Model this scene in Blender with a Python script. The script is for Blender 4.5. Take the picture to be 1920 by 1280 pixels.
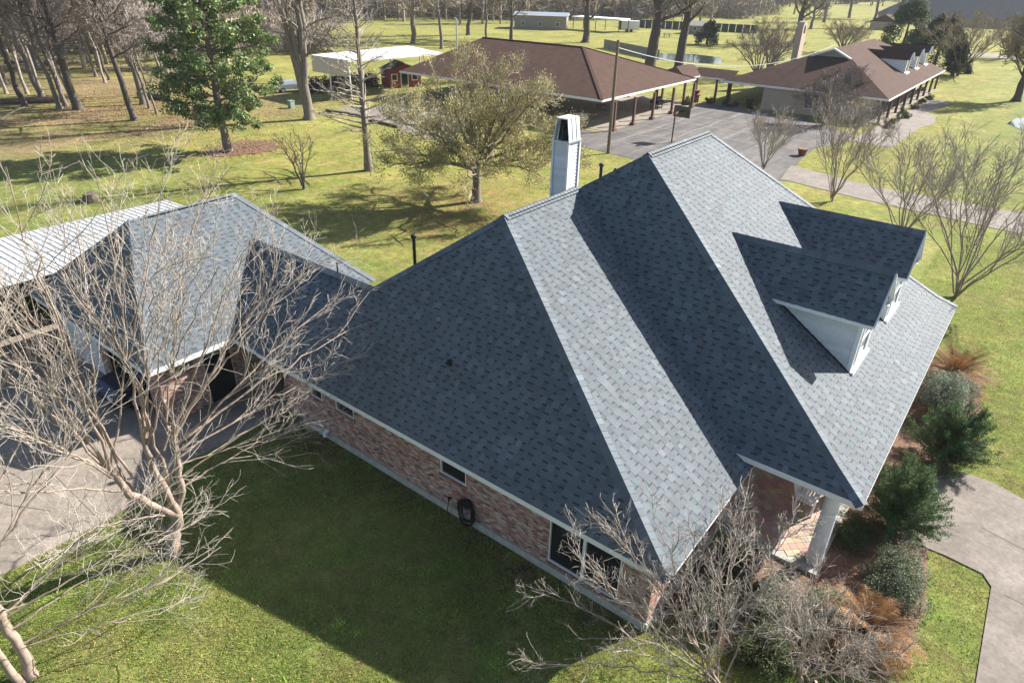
import bpy, math, random
import numpy as np

for o in list(bpy.data.objects):
    bpy.data.objects.remove(o, do_unlink=True)
scene = bpy.context.scene
COL = scene.collection

# ------------------------------------------------------------------ camera
CAM = np.array([20.242, -11.110, 15.198])
YAW, PITCH, ROLL, FPX = math.radians(127.4426), math.radians(29.0105), math.radians(1.4036), 1259.0
cF = np.array([math.cos(YAW) * math.cos(PITCH), math.sin(YAW) * math.cos(PITCH), -math.sin(PITCH)])
_r = np.array([math.sin(YAW), -math.cos(YAW), 0.0])
_u = np.cross(_r, cF)
cR = math.cos(ROLL) * _r + math.sin(ROLL) * _u
cU = -math.sin(ROLL) * _r + math.cos(ROLL) * _u
from mathutils import Matrix, Vector
cd = bpy.data.cameras.new('camera')
cd.sensor_fit = 'HORIZONTAL'
cd.sensor_width = 36.0
cd.lens = FPX / 1920.0 * 36.0
cd.clip_start, cd.clip_end = 0.1, 3000.0
camera = bpy.data.objects.new('camera', cd)
COL.objects.link(camera)
camera.matrix_world = Matrix(((cR[0], cU[0], -cF[0], CAM[0]), (cR[1], cU[1], -cF[1], CAM[1]),
                              (cR[2], cU[2], -cF[2], CAM[2]), (0, 0, 0, 1)))
scene.camera = camera

# ------------------------------------------------------------------ light
SUN_AZ, SUN_EL = math.radians(65.5), math.radians(32.6)      # azimuth from +X towards +Y
world = bpy.data.worlds.new('World')
scene.world = world
world.use_nodes = True
wn = world.node_tree
bg = wn.nodes['Background']
sky = wn.nodes.new('ShaderNodeTexSky')
sky.sky_type = 'NISHITA'
sky.sun_disc = False
sky.sun_elevation = SUN_EL
sky.sun_rotation = math.pi / 2 - SUN_AZ
sky.air_density, sky.dust_density, sky.ozone_density = 1.0, 1.2, 1.0
wn.links.new(sky.outputs[0], bg.inputs['Color'])
bg.inputs['Strength'].default_value = 0.066
sd = bpy.data.lights.new('sun', 'SUN')
sd.energy = 5.0
sd.angle = math.radians(0.5)
sd.color = (1.0, 0.955, 0.88)
sun = bpy.data.objects.new('sun', sd)
COL.objects.link(sun)
sdir = Vector((math.cos(SUN_EL) * math.cos(SUN_AZ), math.cos(SUN_EL) * math.sin(SUN_AZ), math.sin(SUN_EL)))
sun.rotation_euler = sdir.to_track_quat('Z', 'Y').to_euler()
scene.view_settings.view_transform = 'Standard'
scene.view_settings.look = 'None'
scene.view_settings.exposure = 1.48
scene.view_settings.gamma = 1.0
scene.view_settings.use_curve_mapping = False
scene.cycles.max_bounces = 6
scene.cycles.transparent_max_bounces = 6
scene.cycles.use_adaptive_sampling = True


# ------------------------------------------------------------------ helpers
def G(px, py, z=0.0):
    """ground survey: the point at height z seen at a photo position"""
    d = cF + cR * (px - 960) / FPX + cU * (640 - py) / FPX
    t = (z - CAM[2]) / d[2]
    p = CAM + t * d
    return (float(p[0]), float(p[1]), z)


def screen(P):
    d = np.asarray(P, float) - CAM
    zz = d @ cF
    return 960 + FPX * (d @ cR) / zz, 640 - FPX * (d @ cU) / zz, zz


def tag(o, label=None, cat=None, group=None, kind=None):
    if label: o['label'] = label
    if cat: o['category'] = cat
    if group: o['group'] = group
    if kind: o['kind'] = kind
    return o


def empty(name, loc=(0, 0, 0), rz=0.0, label=None, cat=None, group=None):
    o = bpy.data.objects.new(name, None)
    COL.objects.link(o)
    o.location = loc
    o.rotation_euler = (0, 0, rz)
    o.empty_display_size = 0.3
    return tag(o, label, cat, group)


def link_mesh(name, me, parent=None, loc=None):
    o = bpy.data.objects.new(name, me)
    COL.objects.link(o)
    if parent: o.parent = parent
    if loc is not None: o.location = loc
    return o


class MB:
    """collects faces; build() links them as one mesh object"""
    def __init__(s):
        s.v, s.f, s.c = [], [], []

    def face(s, pts, col=None):
        n = len(s.v)
        s.v += [tuple(p) for p in pts]
        s.f.append(tuple(range(n, n + len(pts))))
        s.c.append(col if col is not None else (1, 1, 1))

    def raw(s, vs, fs, cols=None):
        n = len(s.v)
        s.v += [tuple(p) for p in vs]
        for i, f in enumerate(fs):
            s.f.append(tuple(k + n for k in f))
            s.c.append(cols[i] if cols else (1, 1, 1))

    def box(s, a, b, col=None):
        x0, y0, z0 = a; x1, y1, z1 = b
        vs = [(x0, y0, z0), (x1, y0, z0), (x1, y1, z0), (x0, y1, z0), (x0, y0, z1), (x1, y0, z1), (x1, y1, z1), (x0, y1, z1)]
        fs = [(0, 3, 2, 1), (4, 5, 6, 7), (0, 1, 5, 4), (1, 2, 6, 5), (2, 3, 7, 6), (3, 0, 4, 7)]
        s.raw(vs, fs, [col or (1, 1, 1)] * 6)
        return s

    def bar(s, p, q, w, h, up=(0, 0, 1), col=None):
        p = np.array(p, float); q = np.array(q, float)
        t = q - p; t /= np.linalg.norm(t)
        u = np.array(up, float)
        if abs(t @ u) > .98: u = np.array((1.0, 0, 0))
        a = np.cross(t, u); a /= np.linalg.norm(a); b = np.cross(a, t)
        vs = []
        for e in (p, q):
            for sx, sy in ((-1, -1), (1, -1), (1, 1), (-1, 1)):
                vs.append(e + a * sx * w / 2 + b * sy * h / 2)
        s.raw(vs, [(3, 2, 1, 0), (4, 5, 6, 7), (0, 1, 5, 4), (1, 2, 6, 5), (2, 3, 7, 6), (3, 0, 4, 7)], [col or (1, 1, 1)] * 6)
        return s

    def cyl(s, p, q, r0, r1=None, n=12, col=None, cap=True):
        r1 = r0 if r1 is None else r1
        p = np.array(p, float); q = np.array(q, float)
        t = q - p; t /= np.linalg.norm(t)
        a = np.cross(t, (0.3, 0.9, 0.31)) if abs(t[2]) < .9 else np.cross(t, (1.0, 0, 0))
        a /= np.linalg.norm(a); b = np.cross(t, a)
        vs = []
        for e, r in ((p, r0), (q, r1)):
            for k in range(n):
                th = 2 * math.pi * k / n
                vs.append(e + a * math.cos(th) * r + b * math.sin(th) * r)
        fs = [(k, (k + 1) % n, n + (k + 1) % n, n + k) for k in range(n)]
        if cap: fs += [tuple(range(n - 1, -1, -1)), tuple(range(n, 2 * n))]
        s.raw(vs, fs, [col or (1, 1, 1)] * len(fs))
        return s

    def prism(s, poly, z0, z1, col=None):
        n = len(poly)
        vs = [(x, y, z0) for x, y in poly] + [(x, y, z1) for x, y in poly]
        fs = [(k, (k + 1) % n, n + (k + 1) % n, n + k) for k in range(n)] + [tuple(range(n - 1, -1, -1)), tuple(range(n, 2 * n))]
        s.raw(vs, fs, [col or (1, 1, 1)] * len(fs))
        return s

    def build(s, name, mat, parent=None, smooth=False, off=None):
        v = np.array(s.v, float)
        if off is not None: v = v - np.array(off, float)
        elif parent is not None and parent.type == 'EMPTY' and abs(parent.rotation_euler[2]) < 1e-9:
            v = v - np.array(parent.location)
        return link_mesh(name, mesh(name, v, s.f, mat, s.c, smooth), parent)


def mesh(name, v, f, mat, cols=None, smooth=False):
    me = bpy.data.meshes.new(name)
    me.from_pydata([tuple(p) for p in v], [], f)
    if mat: me.materials.append(mat)
    if cols is not None:
        at = me.attributes.new('col', 'FLOAT_COLOR', 'FACE')
        a = np.ones((len(f), 4), np.float32)
        a[:, :3] = np.array(cols, np.float32)
        at.data.foreach_set('color', a.ravel())
    if smooth:
        me.polygons.foreach_set('use_smooth', [True] * len(f))
    me.update()
    return me


def np_mesh(name, v, quads, mat, cols=None, smooth=False):
    """v (N,3), quads (M,k) arrays -> mesh, fast path"""
    me = bpy.data.meshes.new(name)
    M, k = quads.shape
    me.vertices.add(len(v))
    me.vertices.foreach_set('co', np.ascontiguousarray(v, np.float32).ravel())
    me.loops.add(M * k)
    me.loops.foreach_set('vertex_index', np.ascontiguousarray(quads, np.int32).ravel())
    me.polygons.add(M)
    me.polygons.foreach_set('loop_start', np.arange(0, M * k, k, dtype=np.int32))
    if smooth: me.polygons.foreach_set('use_smooth', np.ones(M, bool))
    me.materials.append(mat)
    if cols is not None:
        at = me.attributes.new('col', 'FLOAT_COLOR', 'FACE')
        a = np.ones((M, 4), np.float32)
        a[:, :3] = cols
        at.data.foreach_set('color', a.ravel())
    me.update(calc_edges=True)
    me.validate()
    return me


# ------------------------------------------------------------------ materials
def mat(name, base=(.5, .5, .5), rough=.8, attr=False, noise=0.0, nscale=5.0, bump=0.0, bscale=30.0, metallic=0.0,
        stretch=None, tint=None, spec=.3, transl=0.0, objrand=0.0, mottle=0.0, mscale=.5):
    m = bpy.data.materials.new(name)
    m.use_nodes = True
    nt = m.node_tree; N = nt.nodes; L = nt.links
    b = N['Principled BSDF']
    b.inputs['Roughness'].default_value = rough
    b.inputs['Metallic'].default_value = metallic
    b.inputs['Specular IOR Level'].default_value = spec
    rgb = N.new('ShaderNodeRGB'); rgb.outputs[0].default_value = (*base, 1)
    out = rgb.outputs[0]
    tc = N.new('ShaderNodeTexCoord')
    co = tc.outputs['Object']
    geo = N.new('ShaderNodeNewGeometry')
    co = geo.outputs['Position']
    if stretch:
        mp = N.new('ShaderNodeMapping'); mp.inputs['Scale'].default_value = stretch
        L.new(co, mp.inputs['Vector']); co = mp.outputs[0]
    if attr:
        a = N.new('ShaderNodeAttribute'); a.attribute_name = 'col'
        mx = N.new('ShaderNodeMix'); mx.data_type = 'RGBA'; mx.blend_type = 'MULTIPLY'; mx.inputs[0].default_value = 1
        L.new(out, mx.inputs[6]); L.new(a.outputs['Color'], mx.inputs[7]); out = mx.outputs[2]
    if noise:
        n = N.new('ShaderNodeTexNoise'); n.inputs['Scale'].default_value = nscale; n.inputs['Detail'].default_value = 6
        n.inputs['Roughness'].default_value = .65
        L.new(co, n.inputs['Vector'])
        mr = N.new('ShaderNodeMapRange'); mr.inputs[1].default_value = .3; mr.inputs[2].default_value = .7
        mr.inputs[3].default_value = 1 - noise; mr.inputs[4].default_value = 1 + noise
        L.new(n.outputs[0], mr.inputs[0])
        if tint:
            mx = N.new('ShaderNodeMix'); mx.data_type = 'RGBA'
            mr.inputs[3].default_value = 0; mr.inputs[4].default_value = 1
            L.new(mr.outputs[0], mx.inputs[0]); L.new(out, mx.inputs[6]); mx.inputs[7].default_value = (*tint, 1)
            out = mx.outputs[2]
        else:
            mx = N.new('ShaderNodeVectorMath'); mx.operation = 'SCALE'
            L.new(out, mx.inputs[0]); L.new(mr.outputs[0], mx.inputs['Scale']); out = mx.outputs[0]
    if mottle:
        for sc_, am in ((mscale, mottle), (mscale * 4.3, mottle * .6)):
            n = N.new('ShaderNodeTexNoise'); n.inputs['Scale'].default_value = sc_; n.inputs['Detail'].default_value = 5; n.inputs['Roughness'].default_value = .6
            L.new(geo.outputs['Position'], n.inputs['Vector'])
            mr = N.new('ShaderNodeMapRange'); mr.inputs[1].default_value = .32; mr.inputs[2].default_value = .68
            mr.inputs[3].default_value = 1 - am; mr.inputs[4].default_value = 1 + am
            L.new(n.outputs[0], mr.inputs[0])
            mx = N.new('ShaderNodeVectorMath'); mx.operation = 'SCALE'
            L.new(out, mx.inputs[0]); L.new(mr.outputs[0], mx.inputs['Scale']); out = mx.outputs[0]
    if objrand:
        oi = N.new('ShaderNodeObjectInfo')
        mr = N.new('ShaderNodeMapRange'); mr.inputs[3].default_value = 1 - objrand; mr.inputs[4].default_value = 1 + objrand
        L.new(oi.outputs['Random'], mr.inputs[0])
        mx = N.new('ShaderNodeVectorMath'); mx.operation = 'SCALE'
        L.new(out, mx.inputs[0]); L.new(mr.outputs[0], mx.inputs['Scale']); out = mx.outputs[0]
    L.new(out, b.inputs['Base Color'])
    if bump:
        n = N.new('ShaderNodeTexNoise'); n.inputs['Scale'].default_value = bscale; n.inputs['Detail'].default_value = 4
        L.new(co, n.inputs['Vector'])
        bp = N.new('ShaderNodeBump'); bp.inputs['Strength'].default_value = bump; bp.inputs['Distance'].default_value = .02
        L.new(n.outputs[0], bp.inputs['Height']); L.new(bp.outputs[0], b.inputs['Normal'])
    if transl:
        t = N.new('ShaderNodeBsdfTranslucent'); L.new(out, t.inputs[0])
        ms = N.new('ShaderNodeMixShader'); ms.inputs[0].default_value = transl
        L.new(b.outputs[0], ms.inputs[1]); L.new(t.outputs[0], ms.inputs[2])
        L.new(ms.outputs[0], N['Material Output'].inputs[0])
    return m


M = {}
M['shingle'] = mat('shingle', (1, 1, 1), .75, attr=True, noise=.2, nscale=60, mottle=.06, mscale=.45, bump=.35, bscale=180, spec=.35)
M['cap'] = mat('cap', (1, 1, 1), .72, attr=True, noise=.18, nscale=50, mottle=.1, bump=.35, bscale=180, spec=.35)
M['deck'] = mat('deck', (.02, .022, .026), .95)
M['brick'] = mat('brick', (1, 1, 1), .9, attr=True, noise=.25, nscale=35, bump=.3, bscale=90)
M['mortar'] = mat('mortar', (.44, .39, .34), .95, noise=.15, nscale=8)
M['foundation'] = mat('foundation', (.36, .35, .31), .95, noise=.25, nscale=4, bump=.2)
M['white'] = mat('white', (.70, .71, .72), .5, noise=.05, nscale=3)
M['siding'] = mat('siding', (.58, .59, .61), .55, noise=.08, nscale=6, objrand=.09)
M['soffit'] = mat('soffit', (.62, .62, .62), .7)
M['screen'] = mat('screen', (.012, .014, .016), .55, spec=.25)
M['glass'] = mat('glass', (.03, .04, .05), .08, spec=.6)
M['black'] = mat('black', (.014, .014, .015), .5)
M['rubber'] = mat('rubber', (.012, .013, .012), .45, noise=.3, nscale=20)
M['galv'] = mat('galv', (.5, .53, .56), .35, metallic=.6, noise=.12, nscale=5)
M['concrete'] = mat('concrete', (.235, .20, .165), .9, noise=.2, nscale=9, mottle=.2, mscale=.5, bump=.15, bscale=60)
M['walk'] = mat('walk', (.195, .168, .145), .9, noise=.2, nscale=9, mottle=.2, mscale=.7, bump=.15, bscale=60)
M['joint'] = mat('joint', (.12, .105, .09), .95)
M['lot'] = mat('lot', (.112, .102, .096), .92, noise=.45, nscale=.5, mottle=.15, mscale=.2, bump=.1, bscale=40, stretch=(1.6, .35, 1))
M['lotline'] = mat('lotline', (.26, .235, .21), .9, noise=.9, nscale=1.2, tint=(.12, .11, .10))
M['paver'] = mat('paver', (1, 1, 1), .85, attr=True, noise=.15, nscale=20)
M['metalroof'] = mat('metalroof', (.46, .47, .48), .42, metallic=.0, noise=.08, nscale=2)
M['brownroof'] = mat('brownroof', (.074, .043, .033), .9, spec=.1, noise=.22, nscale=1.1, bump=.3, bscale=12)
M['brownroof2'] = mat('brownroof2', (.068, .039, .030), .9, spec=.1, noise=.22, nscale=1.5, bump=.3, bscale=12)
M['post'] = mat('post', (.10, .055, .038), .8, noise=.3, nscale=6)
M['pole'] = mat('pole', (.17, .135, .10), .9, noise=.3, nscale=6, stretch=(6, 6, .6))
M['tanbrick'] = mat('tanbrick', (.45, .35, .275), .9, noise=.3, nscale=9, bump=.3, bscale=20, stretch=(1, 1, 3))
M['red'] = mat('red', (.27, .035, .03), .7, noise=.2, nscale=4)
M['greywood'] = mat('greywood', (.26, .24, .215), .85, noise=.3, nscale=3, stretch=(3, 3, .5))
M['darkroof'] = mat('darkroof', (.045, .055, .07), .85, noise=.15, nscale=.6)
M['clay'] = mat('clay', (.19, .085, .05), .8, noise=.2, nscale=8)
M['bark_crape'] = mat('bark_crape', (.37, .295, .24), .75, noise=.9, nscale=5, stretch=(1.6, 1.6, .5), tint=(.22, .16, .12), bump=.2, bscale=25)
M['twig_crape'] = mat('twig_crape', (.35, .305, .26), .75, noise=.3, nscale=3)
M['bark_grey'] = mat('bark_grey', (.17, .145, .125), .9, noise=.5, nscale=4, stretch=(4, 4, .6), bump=.8, bscale=14)
M['twig_grey'] = mat('twig_grey', (.235, .20, .175), .85, noise=.25, nscale=1)
M['bark_dark'] = mat('bark_dark', (.085, .072, .062), .9, noise=.4, nscale=4, stretch=(4, 4, .6), bump=.8, bscale=14)
M['twig_tan'] = mat('twig_tan', (.30, .25, .18), .85, noise=.25, nscale=1)
M['twig_straw'] = mat('twig_straw', (.40, .35, .23), .85, noise=.25, nscale=1)
M['bark_light'] = mat('bark_light', (.27, .23, .195), .85, noise=.35, nscale=4)
M['twig_light'] = mat('twig_light', (.32, .275, .235), .85, noise=.25, nscale=1)
M['leaf'] = mat('leaf', (1, 1, 1), .5, attr=True, spec=.35, transl=.25)
M['leafmatte'] = mat('leafmatte', (1, 1, 1), .75, attr=True, spec=.2, transl=.25)
M['mulch'] = mat('mulch', (.16, .095, .062), .95, noise=.45, nscale=9, bump=.8, bscale=25)
M['hair'] = mat('hair', (1, 1, 1), .8, attr=True, transl=.3)
M['carpaint_navy'] = mat('carpaint_navy', (.012, .018, .04), .25, spec=.5)
M['carpaint_silver'] = mat('carpaint_silver', (.42, .44, .46), .3, metallic=.4)
M['logwood'] = mat('logwood', (.13, .10, .075), .9, noise=.4, nscale=6)
M['green'] = mat('green', (.10, .17, .09), .6)
M['padgreen'] = mat('padgreen', (.20, .27, .22), .6)
M['grass'] = mat('grass', (1, 1, 1), .8, attr=True, transl=.42, spec=.15)


def ground_material():
    m = bpy.data.materials.new('ground')
    m.use_nodes = True
    nt = m.node_tree; N = nt.nodes; L = nt.links
    b = N['Principled BSDF']; b.inputs['Roughness'].default_value = .95
    b.inputs['Specular IOR Level'].default_value = .1
    geo = N.new('ShaderNodeNewGeometry'); P = geo.outputs['Position']
    sep = N.new('ShaderNodeSeparateXYZ'); L.new(P, sep.inputs[0])

    def noise(scale, det=5, rough=.6, stretch=None):
        n = N.new('ShaderNodeTexNoise'); n.inputs['Scale'].default_value = scale
        n.inputs['Detail'].default_value = det; n.inputs['Roughness'].default_value = rough
        src = P
        if stretch:
            mp = N.new('ShaderNodeMapping'); mp.inputs['Scale'].default_value = stretch
            L.new(P, mp.inputs['Vector']); src = mp.outputs[0]
        L.new(src, n.inputs['Vector'])
        return n.outputs[0]

    def rng(v, a, bb, c=0, d=1, smooth=False):
        mr = N.new('ShaderNodeMapRange')
        if smooth: mr.interpolation_type = 'SMOOTHSTEP'
        for i, x in zip((1, 2, 3, 4), (a, bb, c, d)): mr.inputs[i].default_value = x
        if hasattr(v, 'node'): L.new(v, mr.inputs[0])
        return mr.outputs[0]

    def mix(f, c1, c2):
        mx = N.new('ShaderNodeMix'); mx.data_type = 'RGBA'
        if hasattr(f, 'node'): L.new(f, mx.inputs[0])
        else: mx.inputs[0].default_value = f
        for i, c in ((6, c1), (7, c2)):
            if hasattr(c, 'node'): L.new(c, mx.inputs[i])
            else: mx.inputs[i].default_value = (*c, 1)
        return mx.outputs[2]

    def mth(op, a, bb=None):
        mt = N.new('ShaderNodeMath'); mt.operation = op
        for i, x in enumerate((a, bb)):
            if x is None: continue
            if hasattr(x, 'node'): L.new(x, mt.inputs[i])
            else: mt.inputs[i].default_value = x
        return mt.outputs[0]

    big = noise(.07, 4); mid = noise(.45, 5); fine = noise(9, 6, .75); vfine = noise(38, 4, .7)
    # green near the house, straw yellow-green farther back
    green = mix(rng(mid, .35, .7), (.13, .172, .040), (.205, .195, .062))
    straw = mix(rng(mid, .35, .65), (.185, .205, .042), (.285, .24, .080))
    far = rng(sep.outputs['Y'], 2, 26, 0, 1, True)
    back = rng(sep.outputs['X'], 18, 6, 0, 1, True)          # the front lawn stays greener
    w = mth('MULTIPLY', far, mth('ADD', mth('MULTIPLY', back, .75), .25))
    w = mth('MULTIPLY', w, rng(big, .3, .62, .45, 1.0))
    c = mix(w, green, straw)
    # bare thatch patches
    c = mix(rng(noise(.9, 6, .75), .53, .70, 0, .6), c, (.19, .14, .07))
    # leaf litter under the wood
    fx = rng(sep.outputs['X'], -42, -54, 0, 1, True)
    fy = rng(sep.outputs['Y'], 52, 34, 0, 1, True)
    lm = mth('MULTIPLY', fx, fy)
    lm = mth('MULTIPLY', lm, rng(noise(.16, 5, .65, (1, .5, 1)), .34, .57))
    litter = mix(rng(fine, .3, .7), (.145, .105, .06), (.25, .185, .10))
    c = mix(lm, c, litter)
    # fallen leaves around the oak
    ox = mth('SUBTRACT', sep.outputs['X'], -11.5); oy = mth('SUBTRACT', sep.outputs['Y'], 24)
    od = mth('SQRT', mth('ADD', mth('MULTIPLY', ox, ox), mth('MULTIPLY', oy, oy)))
    om = mth('MULTIPLY', rng(od, 12, 1, 0, 1, True), rng(noise(.8, 6, .75), .42, .62))
    c = mix(mth('MULTIPLY', om, .75), c, (.215, .13, .062))
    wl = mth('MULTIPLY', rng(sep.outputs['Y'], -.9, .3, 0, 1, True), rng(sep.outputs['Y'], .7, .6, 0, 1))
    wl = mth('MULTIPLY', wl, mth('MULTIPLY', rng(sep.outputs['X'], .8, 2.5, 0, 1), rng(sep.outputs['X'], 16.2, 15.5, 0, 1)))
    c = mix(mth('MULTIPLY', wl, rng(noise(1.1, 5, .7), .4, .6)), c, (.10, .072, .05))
    val = mth('MULTIPLY', rng(noise(1.6, 5, .8), .33, .67, .6, 1.4), rng(noise(.2, 5, .7, (1, .6, 1)), .32, .68, .74, 1.24))
    val = mth('MULTIPLY', val, mth('MULTIPLY', rng(fine, .3, .7, .5, 1.5), rng(vfine, .3, .7, .55, 1.45)))
    sc = N.new('ShaderNodeVectorMath'); sc.operation = 'SCALE'
    L.new(c, sc.inputs[0]); L.new(val, sc.inputs['Scale'])
    L.new(sc.outputs[0], b.inputs['Base Color'])
    bp = N.new('ShaderNodeBump'); bp.inputs['Strength'].default_value = .8; bp.inputs['Distance'].default_value = .05
    L.new(vfine, bp.inputs['Height']); L.new(bp.outputs[0], b.inputs['Normal'])
    return m


M['ground'] = ground_material()


def water_material():
    m = bpy.data.materials.new('water')
    m.use_nodes = True
    b = m.node_tree.nodes['Principled BSDF']
    b.inputs['Base Color'].default_value = (.05, .06, .055, 1)
    b.inputs['Roughness'].default_value = .06
    b.inputs['Specular IOR Level'].default_value = .8
    return m


M['water'] = water_material()

# ------------------------------------------------------------------ ground sheets
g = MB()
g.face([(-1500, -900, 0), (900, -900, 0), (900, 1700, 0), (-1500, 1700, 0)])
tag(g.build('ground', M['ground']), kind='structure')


def sheet(name, poly, m, z=.02, depth=.0, kind='structure'):
    b = MB()
    if depth: b.prism(poly, z - depth, z)
    else: b.face([(x, y, z) for x, y in poly])
    return tag(b.build(name, m), kind=kind)


def pp(*pix):
    return [G(*p)[:2] for p in pix]


drive = sheet('driveway', [(-40, -30), (1.0, -30), (1.0, -9.3), (1.05, -5.7), (.3, -4.0), (.35, .62), (.35, 4.8), (-3, 4.8), (-3, -2.0), (-14, -2.0), (-40, -4)], M['concrete'], .03, .1)
jb = MB()
for a, b in (((-14, -6.6), (1, -6.6)), ((-14, -10.5), (1, -10.5)), ((-2.6, -12), (-2.6, -2.9)), ((-6.5, -12), (-6.5, -2.9)), ((-2.4, -2.9), (.3, -2.9)), ((-2.4, -.2), (.3, -.2))):
    d = np.array(b, float) - np.array(a, float); n = np.array((-d[1], d[0])) / np.linalg.norm(d) * .012
    jb.face([(a[0] + n[0], a[1] + n[1], .034), (a[0] - n[0], a[1] - n[1], .034), (b[0] - n[0], b[1] - n[1], .034), (b[0] + n[0], b[1] + n[1], .034)])
tag(jb.build('expansion_joint', M['joint'], drive), None)

_r = random.Random(8)
for cp in ([(-1.2, -9.6), (.2, -8.2), (.9, -7.2)], [(-6.5, -9.0), (-4.2, -8.1), (-2.6, -8.4), (-.6, -7.4)], [(-2.3, -5.4), (-1.2, -4.6), (.1, -4.4)]):
    jb = MB(); q = cp[0]
    for a, c in zip(cp, cp[1:]):
        for k in range(1, 7):
            e_ = (a[0] + (c[0] - a[0]) * k / 6 + _r.gauss(0, .05), a[1] + (c[1] - a[1]) * k / 6 + _r.gauss(0, .05))
            stripe0 = np.array(e_) - np.array(q); nn = np.array((-stripe0[1], stripe0[0])) / (np.linalg.norm(stripe0) + 1e-9) * _r.uniform(.008, .02)
            jb.face([(q[0] + nn[0], q[1] + nn[1], .036), (q[0] - nn[0], q[1] - nn[1], .036), (e_[0] - nn[0], e_[1] - nn[1], .036), (e_[0] + nn[0], e_[1] + nn[1], .036)])
            q = e_
    jb.build('crack', M['joint'], drive)
# front walk: curved path that sweeps to the right of the porch
walk_poly = pp((1700, 905), (1800, 884), (1860, 905), (1925, 940)) + [(26, 13.6), (30, 10.5), (30, -2), (22.6, 1.2)] + pp((1828, 1285), (1858, 1100), (1842, 1076), (1768, 1040), (1690, 1010))
walk = sheet('front_walk', walk_poly, M['walk'], .035, .1)
jb = MB()
for a, b in (((1840, 990), (1925, 1035)), ((1880, 1115), (1930, 1140)), ((1700, 960), (1800, 1000))):
    A = np.array(G(*a)); B = np.array(G(*b)); d = B - A; n = np.array((-d[1], d[0], 0)) / np.linalg.norm(d) * .012
    jb.face([A + n + (0, 0, .04), A - n + (0, 0, .04), B - n + (0, 0, .04), B + n + (0, 0, .04)])
jb.build('expansion_joint', M['joint'], walk)

lot = sheet('parking_lot', pp((1075, 272), (1190, 299), (1330, 328)) + [(4.0, 47.6), (2.6, 56), (2.2, 62), (4.5, 70), (-4, 78.5), (-17.4, 78.5), (-17.4, 53.5), (-21.5, 53.0)], M['lot'], .025, .1)
lb = MB()


def stripe(b, A, B, w, z):
    A = np.array(A, float); B = np.array(B, float); d = B - A; n = np.array((-d[1], d[0])) / np.linalg.norm(d) * w / 2
    b.face([(*(A + n), z), (*(A - n), z), (*(B - n), z), (*(B + n), z)])


rr = random.Random(5)
for x in (-14.5, -10.6, -6.7, -2.6):
    pts = [(x + rr.uniform(-.25, .25), y) for y in np.arange(47.5 + max(0, (x + 4) * .2), 76, 3.5)]
    for a, b in zip(pts, pts[1:]): stripe(lb, a, b, rr.uniform(.12, .3), .031)
for y in (50.5, 55.2, 60, 64.5, 69.2):
    pts = [(x, y + rr.uniform(-.3, .3)) for x in np.arange(-17, 2.0, 3)]
    for a, b in zip(pts, pts[1:]): stripe(lb, a, b, rr.uniform(.12, .3), .035)
lb.build('pale_joint_line', M['lotline'], lot)
sheet('pavilion_slab', [(-48.5, 54.2), (-17.3, 54.0), (-17.3, 78), (-48.5, 78)], M['concrete'], .04, .1)
sheet('rear_drive', [(3.5, 47.9), (10.4, 46.4), (21, 45.2), (45, 42.5), (45, 48.2), (20.8, 50.9), (10.6, 50.9), (2.6, 53.2)], M['walk'], .03, .1)
sheet('neighbour_walk', pp((1590, 265), (1672, 277), (1725, 240), (1752, 232), (1755, 218), (1738, 214), (1785, 190), (1740, 187), (1690, 215)), M['walk'], .03, .1)
sheet('gravel_pad', pp((630, 205), (735, 198), (860, 190), (900, 240), (800, 262), (720, 232)), M['walk'], .02)
sheet('pond', pp((1215, 93), (1235, 100), (1300, 102), (1352, 108), (1352, 122), (1270, 115), (1205, 111), (1200, 98)), M['water'], .02)
sheet('pond', pp((1888, 232), (1905, 222), (1990, 220), (1990, 246), (1910, 242)), M['water'], .02)

# ------------------------------------------------------------------ house
R = random.Random(11)
NR = np.random.default_rng(4)
E = 2.75                      # eave height
LX, AX, AY, AZ, RY = 16.527, 7.268, 5.230, 8.184, 9.772
MX, MY1, MY2, MZ = 9.407, 10.607, 15.764, 9.574
PX, PY, PY2, PZ = 19.464, 5.221, 20.877, 3.07
OV = .577                     # eave overhang
house = empty('brick_house', (0, 0, 0), label='red brick house with steep charcoal shingle hip roof and two front dormers', cat='house')

CH, GAP_BAND = .20, .05


def shade():
    base = .111 * math.exp(.085 * R.gauss(0, 1))
    t = R.random()
    if t < .08: base *= 1.15
    elif t < .16: base *= .85
    h = R.random()
    return (base * (.80 + .10 * h), base * (1.03 - .03 * h), base * (1.14 + .06 * R.random()))


def clip_interval(poly, v):
    xs = []
    n = len(poly)
    for i in range(n):
        (u0, v0), (u1, v1) = poly[i], poly[(i + 1) % n]
        if (v0 - v) * (v1 - v) <= 0 and abs(v1 - v0) > 1e-9:
            t = (v - v0) / (v1 - v0)
            if -1e-9 <= t <= 1 + 1e-9: xs.append(u0 + t * (u1 - u0))
    return (min(xs), max(xs)) if len(xs) >= 2 else None


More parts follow.
